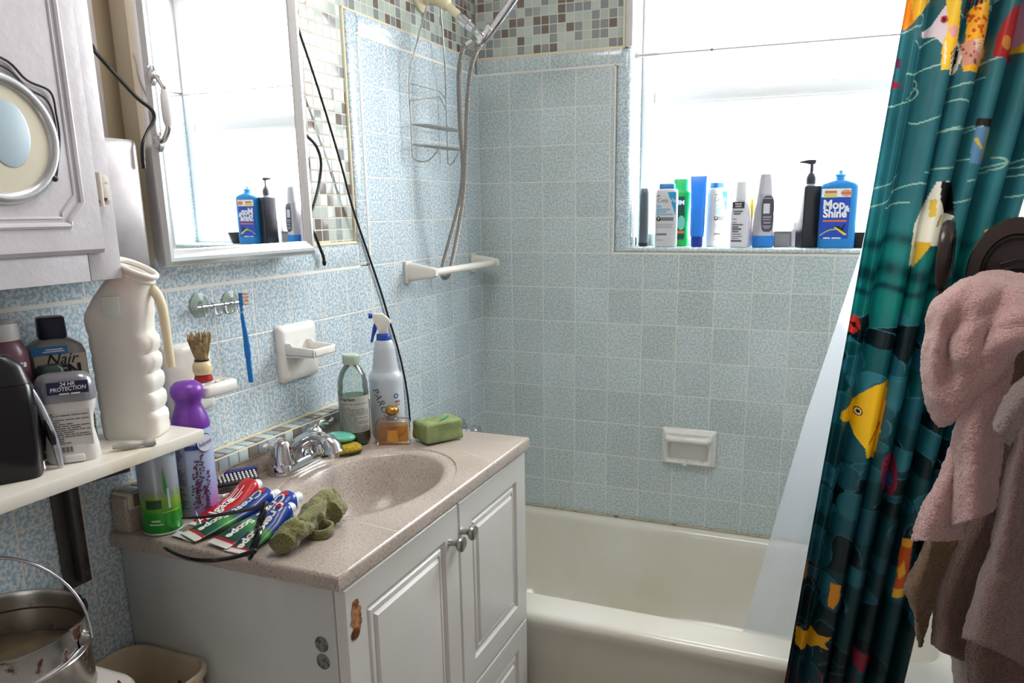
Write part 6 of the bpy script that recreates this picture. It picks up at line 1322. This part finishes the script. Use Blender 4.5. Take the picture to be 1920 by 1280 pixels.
drape('pink_bath_towel', 'pink terry bath towel draped highest on the rail, lit by the window', [
    ([[(1838, 516, -0.98), (1790, 536, -1.039), (1752, 566, -1.061), (1738, 620, -1.069), (1730, 690, -1.069), (1738, 745, -1.069), (1757, 802, -1.065)],
      [(1850, 513, -0.98), (1810, 532, -1.061), (1775, 575, -1.098), (1757, 640, -1.109), (1752, 715, -1.105), (1765, 765, -1.098), (1777, 796, -1.087)],
      [(1865, 512, -0.98), (1832, 534, -1.069), (1800, 585, -1.098), (1780, 650, -1.091), (1782, 715, -1.105), (1795, 750, -1.105), (1800, 772, -1.094)],
      [(1882, 513, -0.98), (1858, 536, -1.069), (1832, 590, -1.113), (1812, 645, -1.124), (1815, 690, -1.128), (1822, 715, -1.113), (1828, 742, -1.098)],
      [(1900, 514, -0.98), (1885, 540, -1.061), (1865, 590, -1.098), (1850, 632, -1.098), (1850, 662, -1.120), (1854, 690, -1.120), (1862, 708, -1.101)],
      [(1940, 522, -0.98), (1925, 545, -1.069), (1905, 585, -1.113), (1892, 615, -1.120), (1892, 640, -1.128), (1898, 655, -1.113), (1905, 668, -1.098)],
      [(2010, 545, -0.98), (2005, 560, -1.061), (1992, 580, -1.098), (1985, 600, -1.105), (1980, 610, -1.113), (1978, 618, -1.105), (1975, 628, -1.091)]], 'upper_fold', None),
    ([[(1815, 735, -1.055), (1792, 810, -1.061), (1783, 890, -1.055), (1786, 986, -1.055)], [(1828, 715, -1.082), (1812, 800, -1.102), (1806, 885, -1.095), (1808, 978, -1.095)], [(1850, 700, -1.082), (1832, 790, -1.109), (1828, 880, -1.115), (1830, 970, -1.109)],
      [(1880, 672, -1.082), (1858, 780, -1.095), (1852, 875, -1.082), (1852, 960, -1.075)], [(1905, 655, -1.082), (1885, 765, -1.068), (1874, 865, -1.041), (1868, 950, -1.028)]], 'hanging_fold', None),
    ([[(1795, 790, -1.028), (1778, 860, -1.041), (1742, 930, -1.041), (1716, 985, -1.041), (1713, 1014, -1.041)], [(1808, 780, -1.041), (1790, 865, -1.061), (1760, 935, -1.068), (1740, 985, -1.068), (1738, 1012, -1.068)], [(1822, 775, -1.041), (1802, 870, -1.055), (1780, 940, -1.061), (1770, 985, -1.061), (1768, 1013, -1.055)], [(1840, 775, -1.028), (1818, 870, -1.034), (1806, 950, -1.034), (1806, 985, -1.028), (1808, 1010, -1.028)]], 'lower_corner', None)], pink, seed=1, ridge=0.0042, nu=90, nv=120)
drape('mauve_bath_towel', 'brown mauve bath towel hanging in the front right corner below the pink towel', [
    ([[(1950, 530, -0.955), (1950, 650, -0.975), (1950, 720, -1.10), (1912, 800, -1.10), (1880, 920, -1.10), (1856, 1030, -1.10), (1822, 1130, -1.10), (1808, 1196, -1.10)],
      [(1962, 530, -0.955), (1960, 650, -0.975), (1962, 720, -1.12), (1930, 800, -1.13), (1902, 920, -1.14), (1882, 1030, -1.14), (1852, 1130, -1.14), (1838, 1206, -1.14)],
      [(1985, 530, -0.955), (1982, 650, -0.975), (1980, 720, -1.12), (1955, 800, -1.12), (1935, 920, -1.12), (1918, 1030, -1.13), (1895, 1130, -1.14), (1885, 1228, -1.14)],
      [(2010, 535, -0.955), (2008, 650, -0.975), (2005, 720, -1.12), (1990, 800, -1.13), (1975, 920, -1.14), (1962, 1030, -1.13), (1945, 1130, -1.12), (1940, 1258, -1.12)],
      [(2050, 540, -0.955), (2050, 650, -0.975), (2050, 720, -1.12), (2040, 800, -1.13), (2030, 920, -1.14), (2020, 1030, -1.14), (2010, 1130, -1.14), (2005, 1290, -1.14)]], 'front_fold', None)], mauve, seed=2)
drape('brown_bath_towel', 'dark brown bath towel hanging between the fish curtain and the mauve towel', [
    ([[(1800, 532, -0.93), (1812, 700, -0.94), (1842, 830, -0.965), (1850, 905, -0.975), (1806, 985, -0.980), (1770, 1075, -0.985), (1752, 1140, -0.985), (1748, 1206, -0.985)],
      [(1840, 532, -0.93), (1852, 700, -0.94), (1870, 850, -0.965), (1868, 930, -0.995), (1828, 1010, -1.005), (1794, 1090, -1.010), (1776, 1150, -1.010), (1772, 1222, -1.010)],
      [(1905, 532, -0.93), (1915, 700, -0.94), (1925, 870, -0.965), (1885, 950, -0.985), (1850, 1035, -0.995), (1822, 1105, -1.000), (1805, 1165, -1.000), (1800, 1236, -1.000)],
      [(1920, 532, -0.93), (1930, 700, -0.94), (1940, 890, -0.965), (1910, 975, -0.995), (1885, 1060, -1.010), (1862, 1130, -1.015), (1850, 1185, -1.015), (1845, 1246, -1.015)]], 'back_fold', None),
    ([[(1830, 1120, -1.015), (1818, 1180, -1.025), (1812, 1230, -1.025), (1816, 1300, -1.025)], [(1860, 1130, -1.015), (1846, 1190, -1.045), (1842, 1240, -1.045), (1848, 1310, -1.045)], [(1900, 1140, -1.015), (1886, 1200, -1.035), (1884, 1250, -1.035), (1890, 1320, -1.035)], [(1960, 1150, -1.015), (1945, 1210, -1.045), (1942, 1260, -1.045), (1945, 1330, -1.045)]], 'lower_end', None)], brown, seed=3)
drape('gray_towel', 'gray mauve towel corner poking out between the pink and mauve towels', [
    ([[(1985, 660, -1.12), (1942, 690, -1.135), (1905, 728, -1.145), (1880, 765, -1.15), (1864, 796, -1.15)], [(1990, 680, -1.14), (1950, 712, -1.165), (1915, 750, -1.175), (1892, 782, -1.18), (1874, 814, -1.18)], [(2000, 705, -1.13), (1962, 740, -1.155), (1930, 775, -1.165), (1908, 805, -1.17), (1888, 832, -1.165)]], 'corner', None)], gray_t, amp=0.002, th=0.010, seed=4, nu=30, nv=40)
drape('tan_rag', 'thin tan rag hanging in a point beside the fish curtain', [
    ([[(1745, 990, -0.985), (1722, 1050, -0.985), (1701, 1090, -0.985), (1706, 1125, -0.985), (1716, 1170, -0.985), (1724, 1212, -0.985)], [(1758, 990, -1.0), (1738, 1055, -1.005), (1720, 1100, -1.01), (1718, 1135, -1.005), (1721, 1175, -1.0), (1725, 1213, -0.99)], [(1775, 990, -0.985), (1758, 1055, -0.99), (1742, 1105, -0.99), (1734, 1140, -0.99), (1729, 1178, -0.985), (1726, 1213, -0.985)], [(1800, 990, -0.985), (1782, 1050, -0.985), (1765, 1100, -0.985), (1748, 1145, -0.985), (1738, 1180, -0.985), (1727, 1212, -0.985)]], 'rag', None)], tanc, cat='rag', amp=0.003, th=0.004, seed=5, nu=40, nv=60)
drape('white_towel', 'small whitish towel end showing below the brown towel', [
    ([[(1800, 532, -0.915), (1800, 800, -0.92), (1778, 1180, -0.94), (1784, 1230, -0.97), (1786, 1262, -0.97), (1796, 1300, -0.97)], [(1812, 532, -0.915), (1812, 800, -0.92), (1792, 1185, -0.94), (1800, 1230, -0.985), (1804, 1265, -0.985), (1812, 1305, -0.985)], [(1830, 532, -0.915), (1830, 800, -0.92), (1815, 1190, -0.94), (1822, 1235, -0.97), (1828, 1270, -0.97), (1836, 1310, -0.97)]], 'end', None)], white_t, seed=6, nu=24, nv=40)
# dark slotted paddles standing behind the towels
pad_m = mat('paddle_brown', '382b28', 0.25)
def paddle(label, ctr, ry, rz, rzrot, slots):
    hl = ctr.z - rz - 1.203
    t = thing('bath_paddle', label, 'paddle', ctr, rzrot, group='dark plastic paddles behind the towels')
    mb = MB()
    def el(s, y): return [(ry * s * math.cos(2 * PI * k / 48), y, rz * s * math.sin(2 * PI * k / 48)) for k in range(48)]
    mb.loft([el(0.95, 0.012), el(1.0, 0.008), el(1.0, 0.0), el(0.97, -0.004), el(0.72, -0.006), el(0.68, -0.001), el(0.2, 0.0)])
    d = mb.build('disc', pad_m, t, smooth=50)
    mb = MB().tube([(0, 0.004, -rz * 0.95), (0, 0.004, -rz - hl)], 0.008, 10); mb.build('handle', pad_m, t)
    mb = MB().tube([(ry * 0.62 * math.cos(2 * PI * k / 40), -0.002, rz * 0.62 * math.sin(2 * PI * k / 40)) for k in range(40)], 0.0018, 6, closed=True).build('ring_groove', mat('paddle_ring', '171313', 0.35), t)
    for s in range(slots):
        z_ = rz * (0.22 - 0.14 * s); w_ = ry * (0.30 + 0.06 * s)
        MB().tube(cr([(-w_, -0.0008, z_ - 0.004), (0, -0.0012, z_ + 0.003), (w_, -0.0008, z_)], 5), 0.0022, 8, flat=0.6).build('slot', mat('slot_black', '060606', 0.6), t)
    return t
pc = Y(1901, 514, -0.90)
paddle('round dark brown plastic paddle with curved slots, upright behind the pink towel', pc, 0.068, 0.090, -0.15, 6)
pc = Y(1778, 480, -0.90)
paddle('narrow dark brown plastic paddle seen edge on, left of the slotted one', pc, 0.052, 0.058, 1.36, 3)
# ------------------------------------------------------------------ toilet tank, bucket, waste bin
TZ = 0.745
to_ = thing('toilet', 'white toilet whose tank lid carries the metal bucket', 'toilet', (0, 0, 0))
po = mat('toilet_white', 'd6d1cc', 0.15)
MB().loft([rr3(0.012, 0.20, -2.12, -1.665, 0.03, 0.385), rr3(0.010, 0.215, -2.13, -1.66, 0.035, 0.55), rr3(0.010, 0.222, -2.135, -1.655, 0.035, 0.71)]).build('tank', po, to_)
MB().loft([rr3(0.004, 0.236, -2.145, -1.648, 0.036, 0.7105), rr3(0.004, 0.240, -2.149, -1.645, 0.038, 0.716), rr3(0.004, 0.240, -2.149, -1.645, 0.038, TZ - 0.008), rr3(0.007, 0.236, -2.145, -1.649, 0.036, TZ - 0.002), rr3(0.014, 0.228, -2.138, -1.657, 0.032, TZ)]).build('tank_lid', po, to_, smooth=60)
def bowl(x0, x1, w_, z): return [((x0 + x1) / 2 + (x1 - x0) / 2 * math.cos(2 * PI * k / 40), -1.895 + w_ / 2 * math.sin(2 * PI * k / 40), z) for k in range(40)]
MB().loft([bowl(0.16, 0.52, 0.22, 0.002), bowl(0.16, 0.50, 0.20, 0.10), bowl(0.14, 0.58, 0.28, 0.26), bowl(0.13, 0.66, 0.36, 0.37), bowl(0.13, 0.67, 0.37, 0.39)]).build('bowl', po, to_, smooth=60)
MB().loft([bowl(0.21, 0.675, 0.375, 0.391), bowl(0.205, 0.68, 0.38, 0.40), bowl(0.205, 0.68, 0.38, 0.412), bowl(0.22, 0.665, 0.36, 0.418)]).build('seat_lid', po, to_, smooth=60)
MB().lathe([(0, 0), (0.012, 0), (0.012, 0.012), (0, 0.014)], 18, axis='X', c=(0.222, -2.06, 0.66)).tube([(0.232, -2.06, 0.66), (0.236, -2.02, 0.655), (0.236, -1.98, 0.652)], 0.006, 10).build('flush_lever', chrome, to_)
mb = MB().tube([Vector((0.2415, -1.690, TZ - 0.004)), Vector((0.236, -1.684, TZ + 0.0005)), Vector((0.222, -1.672, TZ + 0.0008)), Vector((0.212, -1.668, TZ + 0.0008))], 0.0016, 6)
mb.build('rust_run', mat('rust_red', '5d1f18', 0.7), to_, label='dark red rust run on the tank lid')
bk_m = NT('galvanized_tin'); _t = bk_m.n('ShaderNodeTexCoord'); _n = bk_m.n('ShaderNodeTexNoise', i_Vector=(_t, 3), i_Scale=38.0, i_Detail=4.0); _n2 = bk_m.n('ShaderNodeTexNoise', i_Vector=(_t, 3), i_Scale=90.0)
_r = bk_m.ramp(_n, [(0.60, (0, 0, 0, 1)), (0.68, (1, 1, 1, 1))]); _c = bk_m.mix((_r, 0), lin('b9b6b0'), lin('4a2a20')); _m = bk_m.math('SUBTRACT', 1.0, (_r, 0))
_b = bk_m.n('ShaderNodeBsdfPrincipled', i_Base_Color=_c, i_Metallic=_m, i_Roughness=0.22); tin = bk_m.out(_b)
BR = 0.104; bpos = Vector((0.116, -1.756, TZ + 0.0008)); BH = 0.112
bu = thing('metal_bucket', 'spotted tin bucket with a wire handle standing on the tank lid', 'bucket', bpos, 0)
MB().lathe([(0, 0), (BR - 0.004, 0), (BR - 0.002, 0.002), (BR, 0.006), (BR - 0.001, 0.010), (BR - 0.001, BH * 0.60), (BR + 0.0008, BH * 0.62), (BR - 0.001, BH * 0.64), (BR - 0.001, BH - 0.004), (BR + 0.0015, BH - 0.002), (BR + 0.0015, BH + 0.001), (BR - 0.002, BH + 0.001), (BR - 0.004, BH - 0.006), (BR - 0.004, 0.03), (0, 0.03)], 72).build('body', tin, bu, smooth=40)
MB().lathe([(0, 0.032), (BR - 0.0045, 0.032), (BR - 0.0045, 0.050), (0.0, 0.052)], 56).build('residue', mat('bucket_residue', '8a7a5e', 0.5, var=(18, '6a5a48', 0.4, 0.6)), bu)
MB().lathe([(BR - 0.0045, 0.085), (BR - 0.0055, 0.086), (BR - 0.0045, 0.0875)], 56, cap0=False, cap1=False).build('inner_line', mat('tin_rust', '4a2a20', 0.7), bu)
hang = math.radians(30)
for s_ in (0, PI):
    a = hang + s_; d = Vector((math.cos(a), math.sin(a), 0))
    e_ = MB().lathe([(0, 0), (0.013, 0), (0.013, 0.002), (0.010, 0.004), (0.008, 0.008), (0.005, 0.010), (0, 0.010)], 20, axis='X'); e_.xf(Matrix.Translation(d * (BR - 0.0005) + Vector((0, 0, BH - 0.026))) @ Matrix.Rotation(a, 4, 'Z')); e_.build('handle_lug', mat('lug_metal', '8f8a86', 0.35, 0.9), bu)
d = Vector((math.cos(hang), math.sin(hang), 0)); nrm = Vector((-d.y, d.x, 0))
pts = []
for k in range(25):
    q = PI * k / 24; r_ = BR + 0.011
    pts.append(d * r_ * math.cos(q) + (Vector((0, 0, 0.98)) + nrm * 0.12) * (r_ * 1.05) * math.sin(q) + Vector((0, 0, BH - 0.026)))
MB().tube(pts, 0.0021, 10).build('wire_handle', mat('handle_steel', 'b9b9bd', 0.25, 1.0), bu)
# loose front wire resting against the bucket side
pts = [Vector(((BR + 0.003) * math.cos(a), (BR + 0.003) * math.sin(a), BH - 0.030 - 0.012 * math.sin((hang - a) / 2.2 * PI))) for a in [hang - 0.1 - k * 0.1 for k in range(22)]]
MB().tube(pts, 0.0018, 8).build('side_wire', mat('handle_steel', 'b9b9bd', 0.25, 1.0), bu)
wbn = thing('waste_bin', 'tall off-white waste bin squeezed between the vanity and the toilet tank', 'bin', (0, 0, 0))
bz = 0.655
bin_m = mat('bin_plastic', 'cabda3', 0.45, var=(8, 'a8977c', 0.45, 0.75))
MB().loft([rr3(0.020, 0.165, -1.622, -1.498, 0.035, 0.003), rr3(0.008, 0.190, -1.638, -1.478, 0.042, bz - 0.012), rr3(0.003, 0.197, -1.642, -1.473, 0.045, bz - 0.008), rr3(0.003, 0.197, -1.642, -1.473, 0.045, bz), rr3(0.009, 0.190, -1.636, -1.479, 0.040, bz + 0.001), rr3(0.013, 0.186, -1.632, -1.483, 0.036, bz - 0.006), rr3(0.028, 0.160, -1.618, -1.502, 0.03, 0.05)]).build('shell', bin_m, wbn, smooth=50)
MB().grid(lambda i, j: (0.118 + 0.004 * math.sin(j * 9) + (i - 0.5) * (0.006 + 0.016 * j), -1.4842 - 0.019 * (j * 0.55 + 0.06) - 0.0014, bz - 0.045 - j * 0.33), 2, 20).build('brown_drip', mat('drip_brown', '5a3c24', 0.6), wbn, label='dark brown drip down the inside')
# ------------------------------------------------------------------ light
w = bpy.data.worlds.new('sky'); sc.world = w; w.use_nodes = True
w.node_tree.nodes['Background'].inputs[0].default_value = (0.93, 0.97, 1.0, 1)
w.node_tree.nodes['Background'].inputs[1].default_value = 3.5
def lamp(name, kind, loc, energy, target=None, **kw):
    ld = bpy.data.lights.new(name, kind); ld.energy = energy
    for k_, v_ in kw.items(): setattr(ld, k_, v_)
    o = bpy.data.objects.new(name, ld); COL.objects.link(o); o.location = loc
    if target is not None: o.rotation_euler = (Vector(target) - Vector(loc)).to_track_quat('-Z', 'Y').to_euler()
    return o
lamp('window_daylight', 'AREA', (0.98, 0.36, 1.78), 54, (0.9, -1.2, 1.0), shape='RECTANGLE', size=1.0, size_y=0.95, color=(0.96, 0.98, 1.0))
lamp('fill_light', 'AREA', (0.60, -1.25, 2.36), 9, (0.7, -1.2, 0), shape='SQUARE', size=0.5, color=(1.0, 0.97, 0.93))  # unseen fill light added under the ceiling to brighten the room
lamp('sun', 'SUN', (1.4, 1.5, 3), 7.0, (1.4 + 0.05, 1.5 - 1.5, 3 - 0.75), angle=0.02, color=(1.0, 0.97, 0.92))
sc.view_settings.view_transform = 'Standard'
sc.view_settings.look = 'None'
sc.view_settings.exposure = 0.2
